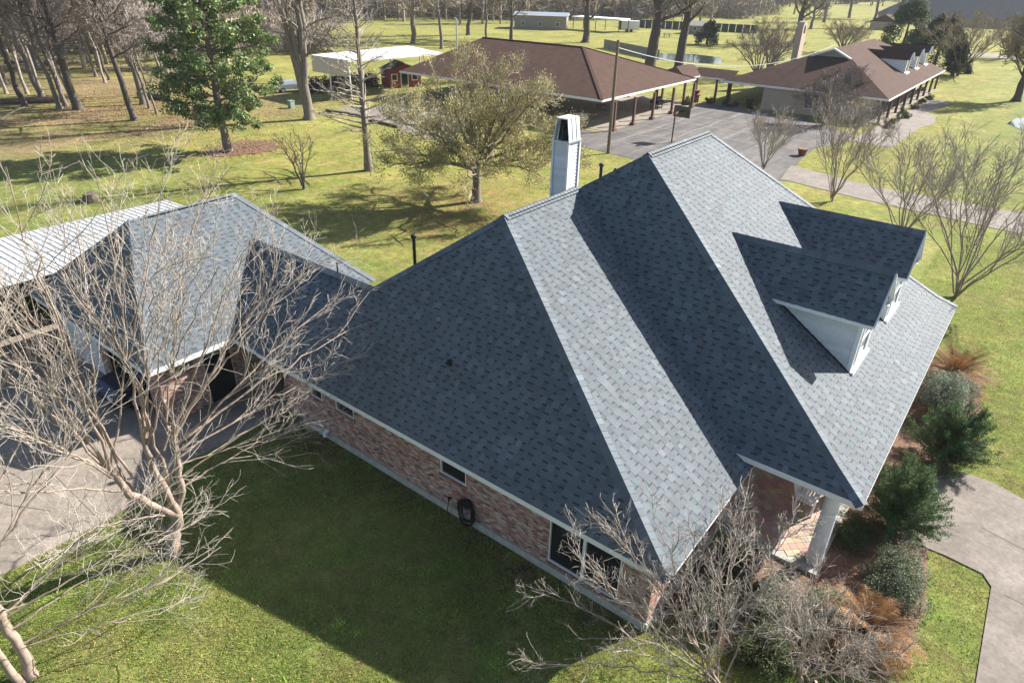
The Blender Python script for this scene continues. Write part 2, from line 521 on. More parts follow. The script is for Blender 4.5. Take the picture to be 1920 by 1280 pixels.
def slope_pieces(poly3, off=.02):
    """poly3: convex roof plane, first two points = eave from left to right seen from outside"""
    P = [np.array(p, float) for p in poly3]
    o = P[0]
    u = P[1] - P[0]; u /= np.linalg.norm(u)
    n = np.cross(P[1] - P[0], P[2] - P[1]); n /= np.linalg.norm(n)
    v = np.cross(n, u)
    p2 = [((p - o) @ u, (p - o) @ v) for p in P]
    vmax = max(q[1] for q in p2)
    out = []
    nc = int(vmax / CH)
    for k in range(nc + 1):
        v0, v1 = k * CH, min((k + 1) * CH, vmax)
        if v1 - v0 < .02: continue
        a = clip_interval(p2, v0 + 1e-6); b = clip_interval(p2, v1 - 1e-6)
        if a is None: continue
        if b is None: b = ((a[0] + a[1]) / 2,) * 2
        x = min(a[0], b[0]) - R.random() * .4
        end = max(a[1], b[1])
        tooth = R.random() < .5
        while x < end:
            w = R.uniform(.15, .30) if tooth else R.uniform(.09, .23)
            x0, x1 = x, x + w
            x += w
            lo0, lo1 = max(x0, a[0]), min(x1, a[1])
            hi0, hi1 = max(x0, b[0]), min(x1, b[1])
            if lo1 - lo0 < .005 and hi1 - hi0 < .005:
                tooth = not tooth; continue
            if lo1 < lo0: lo0 = lo1 = min(max((lo0 + lo1) / 2, a[0]), a[1])
            if hi1 < hi0: hi0 = hi1 = min(max((hi0 + hi1) / 2, b[0]), b[1])
            W = lambda uu, vv, h: o + u * uu + v * vv + n * (off + h)
            c = shade()
            if tooth:
                t = .010
                vs = [W(lo0, v0, t), W(lo1, v0, t), W(hi1, v1, .005), W(hi0, v1, .005), W(lo0, v0, 0), W(lo1, v0, 0)]
                fs = [(0, 1, 2, 3), (4, 5, 1, 0), (0, 3, 4), (1, 5, 2)]
                cs = [c, tuple(q * .7 for q in c), c, c]
            else:
                t = .004
                f = 1 - GAP_BAND / CH
                m0, m1 = lo0 + (hi0 - lo0) * f, lo1 + (hi1 - lo1) * f
                vm = v0 + (v1 - v0) * f
                vs = [W(lo0, v0, t), W(lo1, v0, t), W(m1, vm, .003), W(m0, vm, .003), W(hi1, v1, .002), W(hi0, v1, .002), W(lo0, v0, 0), W(lo1, v0, 0)]
                fs = [(0, 1, 2, 3), (3, 2, 4, 5), (6, 7, 1, 0)]
                d = tuple(q * .34 for q in c)
                cs = [tuple(q * .93 for q in c), d, d]
            out.append((vs, fs, cs, n))
            tooth = not tooth
    return out


def add_pieces(parent, pieces, name, stuff, m, limit=300, off=(0, 0, 0)):
    """the pieces that show largest become parts of their own, the rest one stuff part"""
    sc = []
    for i, (vs, fs, cs, n) in enumerate(pieces):
        c = np.mean(vs, axis=0)
        d = CAM - c
        dist = np.linalg.norm(d)
        x, y, z = screen(c)
        face = float(n @ d) / dist
        vis = face > .12 and 0 < x < 1920 and 0 < y < 1280 and z > 0
        e = np.ptp(np.array(vs), axis=0).sum()
        sc.append((face * e / dist if vis else -1, i))
    sc.sort(reverse=True)
    single = {i for s, i in sc[:limit] if s > 0}
    rest = MB()
    for i, (vs, fs, cs, n) in enumerate(pieces):
        if i in single:
            c = np.mean(vs, axis=0)
            me = mesh(name, np.array(vs) - c, fs, m, cs)
            link_mesh(name, me, parent, c - np.array(off))
        else:
            rest.raw(vs, fs, cs)
    if rest.f:
        o = rest.build(stuff, m, parent, off=off)
        o['kind'] = 'stuff'


def cap_pieces(p, q, na, nb, step=.2, w=.19, lift=.042):
    """bent cap shingles along a hip or ridge from p up to q; na, nb = outward normals of its two planes"""
    p = np.array(p, float); q = np.array(q, float)
    L = np.linalg.norm(q - p); t = (q - p) / L
    na = np.array(na, float); nb = np.array(nb, float)
    a = np.cross(na, t); a /= np.linalg.norm(a)
    b = np.cross(t, nb); b /= np.linalg.norm(b)
    if a @ nb > 0: a = -a
    if b @ na > 0: b = -b
    up = na + nb; up /= np.linalg.norm(up)
    out = []
    k = 0
    s = 0.0
    while s < L - .03:
        e = min(s + step + .04, L)
        c = shade(); c = tuple(x * 1.12 for x in c)
        h0, h1 = lift + .014, lift + .002
        P0, P1 = p + t * s, p + t * e
        vs = [P0 + a * w + na * h0, P0 + up * (h0 + .012), P0 + b * w + nb * h0, P1 + a * w + na * h1, P1 + up * (h1 + .012), P1 + b * w + nb * h1,
              P0 + a * w + na * (h0 - .03), P0 + up * (h0 - .03), P0 + b * w + nb * (h0 - .03)]
        d = tuple(x * .45 for x in c)
        out.append((vs, [(0, 1, 4, 3), (1, 2, 5, 4), (6, 7, 1, 0), (7, 8, 2, 1), (0, 3, 6), (2, 8, 5)], [c, c, d, d, d, d], up))
        s += step
        k += 1
    return out


def normal(a, b, c):
    n = np.cross(np.array(b, float) - a, np.array(c, float) - np.array(b, float))
    return n / np.linalg.norm(n)


# roof planes (eave left->right seen from outside, then up)
A1 = (AX, AY, AZ); A2 = (AX, RY + 3.5, AZ)
c00, c10 = (0, 0, E), (LX, 0, E)
left_slope = [c00, c10, A1]
front_left = [c10, (LX, 12, E), A2, A1]
back_left = [(0, 13, E), c00, A1, A2]
KX, KY, KZ = 18.66, 5.72, 3.50          # foot of the hip, where the roof kicks out over the porch
Pk1 = (MX, MY1, MZ); Pk2 = (MX, MY2, MZ)
s_up = (MZ - KZ) / (MX - KX)
main_front_up = [(KX, KY, KZ), (KX, PY2 - .5, KZ), Pk2, Pk1]
main_front_lo = [(PX, PY, PZ), (PX, PY2, PZ), (KX, PY2 - .5, KZ), (KX, KY, KZ)]
BX = -.35
main_left_up = [(.45, KY, KZ), (KX, KY, KZ), Pk1]
main_left_lo = [(15.6, PY, PZ), (PX, PY, PZ), (KX, KY, KZ), (15.0, KY, KZ)]
main_right_up = [(KX, PY2 - .5, KZ), (.45, PY2 - .5, KZ), Pk2]
main_right_lo = [(PX, PY2, PZ), (BX, PY2, PZ), (.45, PY2 - .5, KZ), (KX, PY2 - .5, KZ)]
main_back = [(.45, PY2 - .5, KZ), (.45, KY, KZ), Pk1, Pk2]
# garage and breezeway
GX0, GX1, GY0, GY1 = -11.6, -1.64, -3.2, 7.2
GA1, GA2 = (-6.5, -.62, 6.37), (-6.5, 3.95, 6.45)
g_left = [(GX0, GY0, E), (GX1, GY0, E), GA1]
g_front = [(GX1, GY0, E), (GX1, GY1, E), GA2, GA1]
g_back = [(GX0, GY1, E), (GX0, GY0, E), GA1, GA2]
g_right = [(GX1, GY1, E), (GX0, GY1, E), GA2]
BRY, BRZ = 3.3, 5.02
br_front = [(-1.9, .05, E), (.5, .05, E), (3.0, BRY, BRZ), (-4.7, BRY, BRZ)]
br_back = [(3.0, 6.5, E), (-4.7, 6.5, E), (-4.7, BRY, BRZ), (3.0, BRY, BRZ)]

roof_b = MB()
planes = [left_slope, front_left, back_left, main_front_up, main_front_lo, main_left_up, main_left_lo, main_right_up, main_right_lo, main_back,
          g_left, g_front, g_back, g_right, br_front, br_back]
for pl in planes: roof_b.face(pl)
roof = roof_b.build('roof', M['deck'], house)
pieces = []
for pl in (left_slope, front_left, main_front_up, main_front_lo, main_left_up, main_left_lo, g_left, g_front, g_right, br_front, br_back, back_left, main_right_up, main_right_lo, main_back, g_back):
    pieces += slope_pieces(pl)
# the parts of a plane that another plane buries are not laid
def buried(pc):
    x, y, z = np.mean(pc[0], axis=0)
    zl = min(E + (AZ - E) / AY * y, E + (AZ - E) / (LX - AX) * (LX - x), E + (AZ - E) / AX * x, AZ) if (0 < x < LX and y > 0) else -9
    zm = min(KZ + (MZ - KZ) / (MY1 - KY) * (y - KY), KZ + s_up * (x - KX), KZ + (MZ - KZ) / (MX - .45) * (x - .45)) if (x > .45 and y > KY) else -9
    zg = min(E + (6.37 - E) / 2.58 * (y - GY0), E + (6.4 - E) / 4.86 * (GX1 - x), E + (6.4 - E) / 5.1 * (x - GX0)) if GX0 < x < GX1 else -9
    zb = min(E + (BRZ - E) / (BRY - .05) * (y - .05), E + (BRZ - E) / 3.2 * (6.5 - y)) if (-4.7 < x < 3.0 and .05 < y < 6.5) else -9
    return z < max(zl, zm, zg, zb) - .13
pieces = [p for p in pieces if not buried(p)]
add_pieces(roof, pieces, 'shingle', 'shingles', M['shingle'])
nl, nf, nb_ = normal(*left_slope[:3]), normal(*front_left[:3]), normal(*back_left[:3])
ml, mf, mr_, mb_ = normal(*main_left_up[:3]), normal(*main_front_up[:3]), normal(*main_right_up[:3]), normal(*main_back[:3])
mfl, mll = normal(*main_front_lo[:3]), normal(*main_left_lo[:3])
caps = cap_pieces(c10, A1, nl, nf) + cap_pieces((2.0, 1.45, E + 1.49), A1, nl, nb_) + cap_pieces(A1, (AX, RY - .05, AZ), nf, nb_, lift=.075)
caps += cap_pieces((PX, PY, PZ), (KX, KY, KZ), mll, mfl) + cap_pieces((KX, KY, KZ), Pk1, ml, mf)
caps += cap_pieces((7.2, 9.85, 8.1), Pk1, ml, mb_) + cap_pieces(Pk1, Pk2, mf, mb_, lift=.075)
caps += cap_pieces((KX, PY2 - .5, KZ), Pk2, mf, mr_) + cap_pieces((PX, PY2, PZ), (KX, PY2 - .5, KZ), mfl, normal(*main_right_lo[:3]))
gl, gf, gb, gr = (normal(*p[:3]) for p in (g_left, g_front, g_back, g_right))
caps += cap_pieces((GX1, GY0, E), GA1, gl, gf) + cap_pieces((GX0, GY0, E), GA1, gl, gb) + cap_pieces(GA1, GA2, gf, gb, lift=.06) + cap_pieces((GX1, GY1, E), GA2, gf, gr)
add_pieces(roof, caps, 'ridge_cap', 'ridge_caps', M['cap'])
bc = cap_pieces((-4.6, BRY, BRZ), (2.9, BRY, BRZ), normal(*br_front[:3]), normal(*br_back[:3]), step=.25, w=.19, lift=.09)
add_pieces(roof, bc, 'breezeway_ridge_cap', 'breezeway_ridge_caps', M['cap'])
for p_, q_ in (((AX, AY + .15, AZ + .01), (AX, RY - .3, AZ + .01)), ((MX, MY1 + .12, MZ + .01), (MX, MY2 - .1, MZ + .01)), ((-6.5, .0, 6.40), (-6.5, 3.7, 6.44))):
    v = MB(); v.bar(p_, q_, .27, .06); v.build('ridge_vent', M['black'], roof)
# shaded flashing lines in the valleys
# eaves: fascia boards and soffits
def fascia(p, q, h=.17, name='fascia', th=.03):
    b = MB(); p = np.array(p, float); q = np.array(q, float)
    b.bar(p - (0, 0, h / 2 - .012), q - (0, 0, h / 2 - .012), th, h)
    return b.build(name, M['white'], house)


fascia(c00, c10); fascia((LX - .07, .02, E - .03), (LX - .07, 6.6, E - .03), .12); fascia((15.75, PY, PZ), (PX, PY, PZ)); fascia((PX, PY, PZ), (PX, PY2, PZ)); fascia((PX, PY2, PZ), (6, PY2, PZ))
fascia((GX0, GY0, E), (GX1, GY0, E), .2); fascia((GX1, GY0, E), (GX1, .25, E), .2); fascia((-1.9, .05, E), (.5, .05, E))
sf = MB()
sf.box((.02, .03, E - .2), (LX - .03, OV, E - .17)); sf.box((LX - OV, OV, E - .2), (LX - .03, 6.6, E - .17))
sf.box((15.95, PY + .03, PZ - .2), (PX - .03, PY2 - .03, PZ - .165))
sf.box((GX0 + .03, GY0 + .03, E - .23), (GX1 - .03, GY0 + .5, E - .2)); sf.box((GX1 - .56, GY0 + .5, E - .23), (GX1 - .03, .3, E - .2))
sf.build('soffit', M['soffit'], house)

# walls ------------------------------------------------------------
BR_COL = [(.30, .16, .125), (.35, .21, .17), (.25, .125, .10), (.39, .265, .22), (.31, .19, .155), (.22, .115, .095), (.44, .34, .29), (.09, .075, .072), (.15, .11, .10), (.37, .29, .255)]
BR_W = [5, 5, 4, 4, 4, 3, 3, 1.5, 1.5, 3]


def brick_wall(axis, pos, sgn, a0, a1, z0, z1, holes, mortar_back):
    """axis 'x': wall runs along x at y=pos, outside towards sgn*y ; axis 'y': runs along y at x=pos"""
    out = []
    bw, bh, jt, proud = .17, .061, .013, .010
    rows = int((z1 - z0) / bh)
    def W(a, d, z):
        return np.array((a, pos + sgn * d, z)) if axis == 'x' else np.array((pos + sgn * d, a, z))
    n = np.array((0, sgn, 0.0)) if axis == 'x' else np.array((sgn, 0.0, 0))
    for r in range(rows):
        zz0, zz1 = z0 + r * bh + jt, z0 + (r + 1) * bh
        x = a0 - (bw / 2 if r % 2 else 0)
        while x < a1:
            s, e = max(x, a0), min(x + bw - jt, a1)
            x += bw
            segs = [(s, e)]
            for h0, h1, hz0, hz1 in holes:
                if zz1 > hz0 and zz0 < hz1:
                    ns = []
                    for q0, q1 in segs:
                        if h1 <= q0 or h0 >= q1: ns.append((q0, q1)); continue
                        if h0 - q0 > .03: ns.append((q0, h0))
                        if q1 - h1 > .03: ns.append((h1, q1))
                    segs = ns
            for q0, q1 in segs:
                if q1 - q0 < .03: continue
                c = R.choices(BR_COL, BR_W)[0]
                k = R.uniform(.95, 1.4); c = tuple(k * t for t in c)
                pr = proud + R.uniform(-.003, .003)
                vs = [W(q0, pr, zz0), W(q1, pr, zz0), W(q1, pr, zz1), W(q0, pr, zz1), W(q0, 0, zz0), W(q1, 0, zz0), W(q1, 0, zz1), W(q0, 0, zz1)]
                out.append((vs, [(0, 1, 2, 3), (4, 5, 1, 0), (1, 5, 6, 2), (3, 2, 6, 7), (4, 0, 3, 7)], [c] * 5, n))
    # mortar slab with the openings left free
    xs = sorted({a0, a1, *[h for H in holes for h in H[:2] if a0 < h < a1]})
    zs = sorted({z0, z1, *[h for H in holes for h in H[2:] if z0 < h < z1]})
    for i in range(len(xs) - 1):
        for j in range(len(zs) - 1):
            cx, cz = (xs[i] + xs[i + 1]) / 2, (zs[j] + zs[j + 1]) / 2
            if any(h[0] < cx < h[1] and h[2] < cz < h[3] for h in holes): continue
            p, q = W(xs[i], 0, zs[j]), W(xs[i + 1], -.1, zs[j + 1])
            mortar_back.box(np.minimum(p, q), np.maximum(p, q))
    return out


WY = OV
mort = MB()
holes_left = [(2.22, 2.85, 1.55, 2.42), (3.6, 4.55, 1.55, 2.42), (8.62, 9.68, 1.42, 2.42), (12.78, 15.05, .42, 2.42)]
bricks = brick_wall('x', WY, -1, OV, LX - OV, .27, 2.56, holes_left, mort)
holes_fl = [(2.0, 4.4, .7, 2.3)]
bricks += brick_wall('y', LX - OV, 1, OV, 6.9, .27, 2.56, holes_fl, mort)
holes_m = [(7.6, 8.8, .17, 2.4), (10.0, 12.0, .5, 2.4)]
bricks += brick_wall('y', LX - OV - .25, 1, 6.9, 20.2, .16, 2.9, holes_m, mort)
bricks += brick_wall('x', 6.9, 1, LX - OV - .35, LX - OV, .16, 2.9, [], mort)
holes_g = [(-.95, .15, .06, 2.15)]
bricks += brick_wall('y', GX1 - .56, 1, GY0 + .5, 5.5, .06, 2.52, holes_g, mort)
holes_gd = [(-10.6, -7.2, .04, 2.15), (-6.6, -3.2, .04, 2.15)]
bricks += brick_wall('x', GY0 + .5, -1, GX0 + .5, GX1 - .56, .04, 2.52, holes_gd, mort)
bricks += brick_wall('x', 3.1, -1, GX1 - .5, 1.0, .04, 2.6, [(-1.2, .0, .04, 2.1)], mort)
bricks += brick_wall('y', OV, -1, OV + .0, 3.0, .04, 2.6, [], mort)
bricks += brick_wall('x', 20.3, 1, 1.0, LX - OV - .25, .1, 2.9, [(4, 5.6, .8, 2.3), (9, 10.6, .8, 2.3)], mort)
wall = mort.build('wall', M['mortar'], house)
add_pieces(wall, bricks, 'brick', 'bricks', M['brick'])
core = MB()
core.box((OV + .12, OV + .5, 0), (LX - OV - .6, 12, 2.5)); core.box((GX0 + .62, GY0 + 6.0, .01), (GX1 - 1.0, 6.2, 2.5)); core.box((GX1 - .95, GY0 + .75, .01), (GX1 - .72, 5, 2.5)); core.box((GX0 + .62, GY0 + .75, .01), (GX0 + .8, 5, 2.5))
core.box((2, 12.0, 0), (LX - 1.4, 20, 2.8))
core.build('inner_wall', M['black'], house)
fb = MB()
fb.box((OV - .04, WY - .06, 0), (LX - OV + .06, WY + .1, .27)); fb.box((LX - OV - .1, WY + .1, 0), (LX - OV + .06, 6.6, .27))
fb.build('foundation', M['foundation'], house)


def window(axis, pos, sgn, a0, a1, z0, z1, mullions=(), rails=(), sill=True, parent=house, fr=.035, pane=None):
    w = MB()
    def B(mb, p0, p1, d0, d1, q0, q1):
        if axis == 'x': a, b = (p0, pos + sgn * d0, q0), (p1, pos + sgn * d1, q1)
        else: a, b = (pos + sgn * d0, p0, q0), (pos + sgn * d1, p1, q1)
        mb.box(np.minimum(a, b), np.maximum(a, b))
    B(w, a0, a0 + fr, -.07, .005, z0, z1); B(w, a1 - fr, a1, -.07, .005, z0, z1)
    B(w, a0 + fr, a1 - fr, -.07, .005, z0, z0 + fr); B(w, a0 + fr, a1 - fr, -.07, .005, z1 - fr, z1)
    for m_ in mullions: B(w, m_ - .045, m_ + .045, -.065, .012, z0 + fr, z1 - fr)
    for r_ in rails: B(w, a0 + fr, a1 - fr, -.065, .003, r_ - .02, r_ + .02)
    o = w.build('window', M['white'], parent, off=(0, 0, 0) if parent.type != 'EMPTY' else None)
    ed = [a0 + fr] + list(mullions) + [a1 - fr]
    for p0, p1 in zip(ed, ed[1:]):
        b = MB(); B(b, p0 + .002, p1 - .002, -.06, -.05, z0 + fr, z1 - fr); b.build('pane', pane or M['screen'], o, off=(0, 0, 0))
    if sill:
        n = max(3, int((a1 - a0) / .09))
        for k in range(n):
            b = MB(); s = (a1 - a0 + .1) / n
            x0 = a0 - .05 + k * s
            c = R.choice(BR_COL[:5]); c = tuple(t * .75 for t in c)
            if axis == 'x': b.box((x0 + .006, min(pos - sgn * .02, pos + sgn * .045), z0 - .1), (x0 + s - .006, max(pos - sgn * .02, pos + sgn * .045), z0 - .005), c)
            else: b.box((min(pos - sgn * .02, pos + sgn * .045), x0 + .006, z0 - .1), (max(pos - sgn * .02, pos + sgn * .045), x0 + s - .006, z0 - .005), c)
            b.build('sill_brick', M['brick'], o, off=(0, 0, 0))
    return o


window('x', WY, -1, 2.22, 2.85, 1.55, 2.42)
window('x', WY, -1, 3.6, 4.55, 1.55, 2.42)
window('x', WY, -1, 8.62, 9.68, 1.42, 2.42)
window('x', WY, -1, 12.78, 15.05, .42, 2.42, mullions=(13.92,))
window('x', 20.3, 1, 4, 5.6, .8, 2.3)
window('x', 20.3, 1, 9, 10.6, .8, 2.3)
window('y', LX - OV, 1, 2.0, 4.4, .7, 2.3, mullions=(3.2,))
window('y', LX - OV - .25, 1, 10.0, 12.0, .5, 2.4, mullions=(11.0,))
d = MB(); d.box((LX - OV - .33, 7.6, .17), (LX - OV - .27, 8.8, 2.4)); d.build('front_door', M['red'], house)
d = MB()
for y0, y1 in ((7.48, 7.6), (8.8, 8.92)): d.box((LX - OV - .3, y0, .16), (LX - OV - .2, y1, 2.5))
d.box((LX - OV - .3, 7.48, 2.4), (LX - OV - .2, 8.92, 2.55)); d.build('door_trim', M['white'], house)
d = MB(); d.box((LX - OV - .25, 6.72, .16), (LX - OV + .06, 6.92, 2.9)); d.build('corner_trim', M['white'], house)
d = MB(); d.box((GX1 - .68, -.95, .05), (GX1 - .63, .15, 2.15)); d.build('side_door', M['screen'], house)
d = MB(); d.box((-1.2, 3.15, .05), (0, 3.2, 2.1)); d.build('breezeway_door', M['screen'], house)
for x0 in (-10.6,):
    gd = MB(); gd.box((x0, GY0 + .56, .04), (x0 + 3.4, GY0 + .58, 2.15)); go = gd.build('garage_door', M['white'], house)
    for r_ in range(4):
        for k in range(4):
            b = MB(); b.box((x0 + .12 + k * .82, GY0 + .545, .12 + r_ * .5), (x0 + .80 + k * .82, GY0 + .56, .50 + r_ * .5)); b.build('door_panel', M['white'], go, off=(0, 0, 0))

# porch ----------------------------------------------------------
pf = MB(); pf.box((LX - OV - .2, 5.25, 0), (18.95, 20.6, .12)); porch = pf.build('porch_floor', M['foundation'], house)
pv = []
PC = [(.42, .31, .25), (.45, .34, .275), (.40, .285, .225), (.47, .37, .31), (.38, .27, .22)]
s = .24
for i in range(-70, 70):
    for j in range(-70, 70):
        cx, cy = 17.4 + (i + j) * s / math.sqrt(2), 9 + (i - j) * s / math.sqrt(2)
        if not (16.1 < cx < 18.75 and 5.5 < cy < 13.5): continue
        h = s / math.sqrt(2) - .008
        c = R.choice(PC); c = tuple(t * R.uniform(.85, 1.1) for t in c)
        vs = [(cx - h, cy, .135), (cx, cy - h, .135), (cx + h, cy, .135), (cx, cy + h, .135), (cx - h, cy, .12), (cx, cy - h, .12), (cx + h, cy, .12), (cx, cy + h, .12)]
        pv.append((vs, [(0, 1, 2, 3), (4, 5, 1, 0), (5, 6, 2, 1), (6, 7, 3, 2), (7, 4, 0, 3)], [c] * 5, np.array((0, 0, 1.0))))
add_pieces(porch, pv, 'paver', 'pavers', M['paver'])
for cy in (5.78, 9.6, 13.4, 17.2, 20.3):
    c = MB()
    prof = [(0, .228), (.06, .228), (.08, .225), (.5, .222), (1.6, .215), (2.6, .20), (2.66, .215), (2.74, .24), (2.87, .24)]
    for (z0, r0), (z1, r1) in zip(prof, prof[1:]): c.cyl((18.72, cy, .12 + z0), (18.72, cy, .12 + z1 if z1 > z0 else .12 + z0 + .001), r0, r1, 40, cap=(z1 - z0 < .1))
    c.build('column', M['white'], house, smooth=False)

# dormers --------------------------------------------------------
def dormer(y1):
    """gabled dormer with lap siding, centred on y1"""
    hw, rz, ez, xe = 1.28, 7.389, 6.022, 17.92
    xf, wz = 17.62, 1.02                     # front wall, half width of the walls
    def zroof(x): return KZ + s_up * (x - KX)
    def xroof(z): return KX + (z - KZ) / s_up
    b = MB()
    xs = xroof(ez)
    zf = zroof(xf)
    for sg in (-1, 1):
        y = y1 + sg * wz
        b.face([(xf, y, zf - .1), (xf, y, ez + .2), (xroof(ez + .2), y, ez + .2)])
    b.face([(xf, y1 - wz, zf - .1), (xf, y1 + wz, zf - .1), (xf, y1 + wz, ez + .2), (xf, y1, rz - .12), (xf, y1 - wz, ez + .2)])
    o = b.build('dormer', M['siding'], house)
    # lap siding on both cheeks
    k = 0
    z = zf - .06
    while z < ez - .02:
        z1 = min(z + .165, ez + .1)
        for sg in (-1, 1):
            y = y1 + sg * (wz + .004)
            b = MB()
            q = [(xf - .05, y + sg * .034, z), (xf - .05, y + sg * .004, z1), (xroof(z1), y + sg * .004, z1), (xroof(z), y + sg * .034, z)]
            b.face(q if sg < 0 else q[::-1])
            b.face([(xf - .05, y, z), (xf - .05, y + sg * .034, z), (xroof(z), y + sg * .034, z), (xroof(z), y, z)])
            b.build('siding_board', M['siding'], o, off=(0, 0, 0))
        z = z1
    for sg in (-1, 1):                       # corner boards, frieze, fascia, rake
        b = MB(); y = y1 + sg * wz
        b.box((xf - .1, y - .05, zf - .12), (xf + .03, y + .05, ez + .15)); b.build('corner_board', M['white'], o, off=(0, 0, 0))
        b = MB(); b.bar((xs - .1, y1 + sg * hw, ez - .04), (xe, y1 + sg * hw, ez - .04), .03, .13); b.build('fascia', M['white'], o, off=(0, 0, 0))
        b = MB(); b.bar((xe - .02, y1 + sg * hw, ez - .05), (xe - .02, y1, rz - .05), .03, .15, up=(1, 0, 0)); b.build('rake_board', M['white'], o, off=(0, 0, 0))
        b = MB(); b.face([(xs - .2, y1 + sg * hw, ez - .1), (xe, y1 + sg * hw, ez - .1), (xe, y1 + sg * .9, ez - .1), (xs - .2, y1 + sg * .9, ez - .1)]); b.build('soffit', M['white'], o, off=(0, 0, 0))
    for sg in (-1, 1):
        b = MB(); b.bar((xf, y1 + sg * (wz + .06), zf + .045), (xroof(ez), y1 + sg * (wz + .06), ez + .045), .1, .02); b.build('flashing', M['black'], o, off=(0, 0, 0))
    b = MB(); b.box((xf - .02, y1 - wz - .06, zf - .14), (xf + .14, y1 + wz + .06, zf + .05)); b.build('window_sill', M['white'], o, off=(0, 0, 0))
    f = MB(); x0, x1 = xf + .0, xf + .05
    f.box((x0, y1 - .66, zf + .1), (x1, y1 - .56, ez + .1)); f.box((x0, y1 + .56, zf + .1), (x1, y1 + .66, ez + .1))
    f.box((x0, y1 - .56, ez), (x1, y1 + .56, ez + .1)); f.box((x0, y1 - .56, zf + .1), (x1, y1 + .56, zf + .18)); f.box((x0, y1 - .56, (zf + ez) / 2 - .02), (x1 - .01, y1 + .56, (zf + ez) / 2 + .04))
    f.build('window_frame', M['white'], o, off=(0, 0, 0))
    f = MB(); f.box((xf - .01, y1 - .55, zf + .18), (xf + .02, y1 + .55, ez)); f.build('pane', M['glass'], o, off=(0, 0, 0))
    # roof
    xr = xroof(rz)
    lft = [(xs, y1 - hw, ez), (xe, y1 - hw, ez), (xe, y1, rz), (xr, y1, rz)]
    rgt = [(xe, y1 + hw, ez), (xs, y1 + hw, ez), (xr, y1, rz), (xe, y1, rz)]
    b = MB(); b.face(lft); b.face(rgt); b.build('dormer_roof', M['deck'], o, off=(0, 0, 0))
    pc = slope_pieces(lft) + slope_pieces(rgt)
    pc += cap_pieces((xe, y1, rz), (xr, y1, rz), normal(*lft[:3]), normal(*rgt[:3]))
    add_pieces(o, pc, 'shingle', 'shingles', M['shingle'], limit=300)
    return o


dormer(11.02)
dormer(15.72)

# chimney --------------------------------------------------------
ch = MB()
cx0, cx1, cy0, cy1, cz = 3.2, 4.0, 13.8, 14.68, 8.62
ch.box((cx0 + .03, cy0 + .03, 4.5), (cx1 - .03, cy1 - .03, cz))
chim = ch.build('chimney', M['siding'], house)
z = 6.6
while z < cz - .1:
    z1 = min(z + .155, cz - .02)
    for a, b_, n in (((cx0 + .05, cy0 + .03), (cx1 - .05, cy0 + .03), (0, -1)), ((cx1 - .03, cy0 + .05), (cx1 - .03, cy1 - .05), (1, 0))):
        b = MB()
        q0, q1 = np.array(a), np.array(b_); n = np.array(n, float)
        b.face([(*(q0 + n * .034), z), (*(q1 + n * .034), z), (*(q1 + n * .005), z1), (*(q0 + n * .005), z1)])
        b.face([(*q0, z), (*q1, z), (*(q1 + n * .034), z), (*(q0 + n * .034), z)])
        b.build('siding_board', M['siding'], chim, off=(0, 0, 0))
    z = z1
for x, y in ((cx0, cy0), (cx1, cy0), (cx1, cy1), (cx0, cy1)):
    b = MB(); b.box((x - .045, y - .045, 4.5), (x + .045, y + .045, cz)); b.build('corner_board', M['white'], chim, off=(0, 0, 0))
b = MB(); b.box((cx0 - .08, cy0 - .08, cz), (cx1 + .08, cy1 + .08, cz + .07)); b.build('chase_cover', M['galv'], chim, off=(0, 0, 0))
zt = cz + .07
# metal shroud: sloping slats on the +x and -x sides, open ends
for sx, xa, xb in ((1, cx1 + .02, cx1 - .11), (-1, cx0 - .02, cx0 + .11)):
    for k in range(3):
        y0 = cy0 + .0 + k * .32; y1_ = y0 + .245
        b = MB()
        b.face([(xa, y0, zt), (xa, y1_, zt), (xb, y1_, zt + .92), (xb, y0, zt + .92)][::sx])
        b.face([(xa - sx * .03, y0, zt), (xb - sx * .03, y0, zt + .92), (xb - sx * .03, y1_, zt + .92), (xa - sx * .03, y1_, zt)][::sx])
        b.face([(xa, y0, zt), (xb, y0, zt + .92), (xb - sx * .03, y0, zt + .92), (xa - sx * .03, y0, zt)])
        b.build('shroud_slat', M['white'], chim, off=(0, 0, 0))
for k in range(3):
    y0 = cy0 + k * .32
    b = MB(); b.box((cx0 + .11, y0, zt + .90), (cx1 - .11, y0 + .245, zt + .95)); b.build('shroud_top', M['white'], chim, off=(0, 0, 0))
b = MB()  # solid black block added as painted shade behind the shroud slats
ia, ib, it = cx0 + .06, cx1 - .07, zt + .87
b.raw([(ia, cy0 + .27, zt), (ib, cy0 + .27, zt), (ib, cy1 - .06, zt), (ia, cy1 - .06, zt), (ia + .08, cy0 + .27, it), (ib - .09, cy0 + .27, it), (ib - .09, cy1 - .06, it), (ia + .08, cy1 - .06, it)],
      [(0, 3, 2, 1), (4, 5, 6, 7), (0, 1, 5, 4), (1, 2, 6, 5), (2, 3, 7, 6), (3, 0, 4, 7)]); b.build('shroud_shade_block', M['black'], chim, off=(0, 0, 0))
b = MB(); b.cyl(((cx0 + cx1) / 2, cy0 + .22, zt), ((cx0 + cx1) / 2, cy0 + .22, zt + .5), .15, n=16)
for k in range(3): b.cyl(((cx0 + cx1) / 2, cy0 + .22, zt + .52 + k * .09), ((cx0 + cx1) / 2, cy0 + .22, zt + .56 + k * .09), .2 - .03 * (k == 2), n=16)
b.build('flue_pipe', M['black'], chim, off=(0, 0, 0))


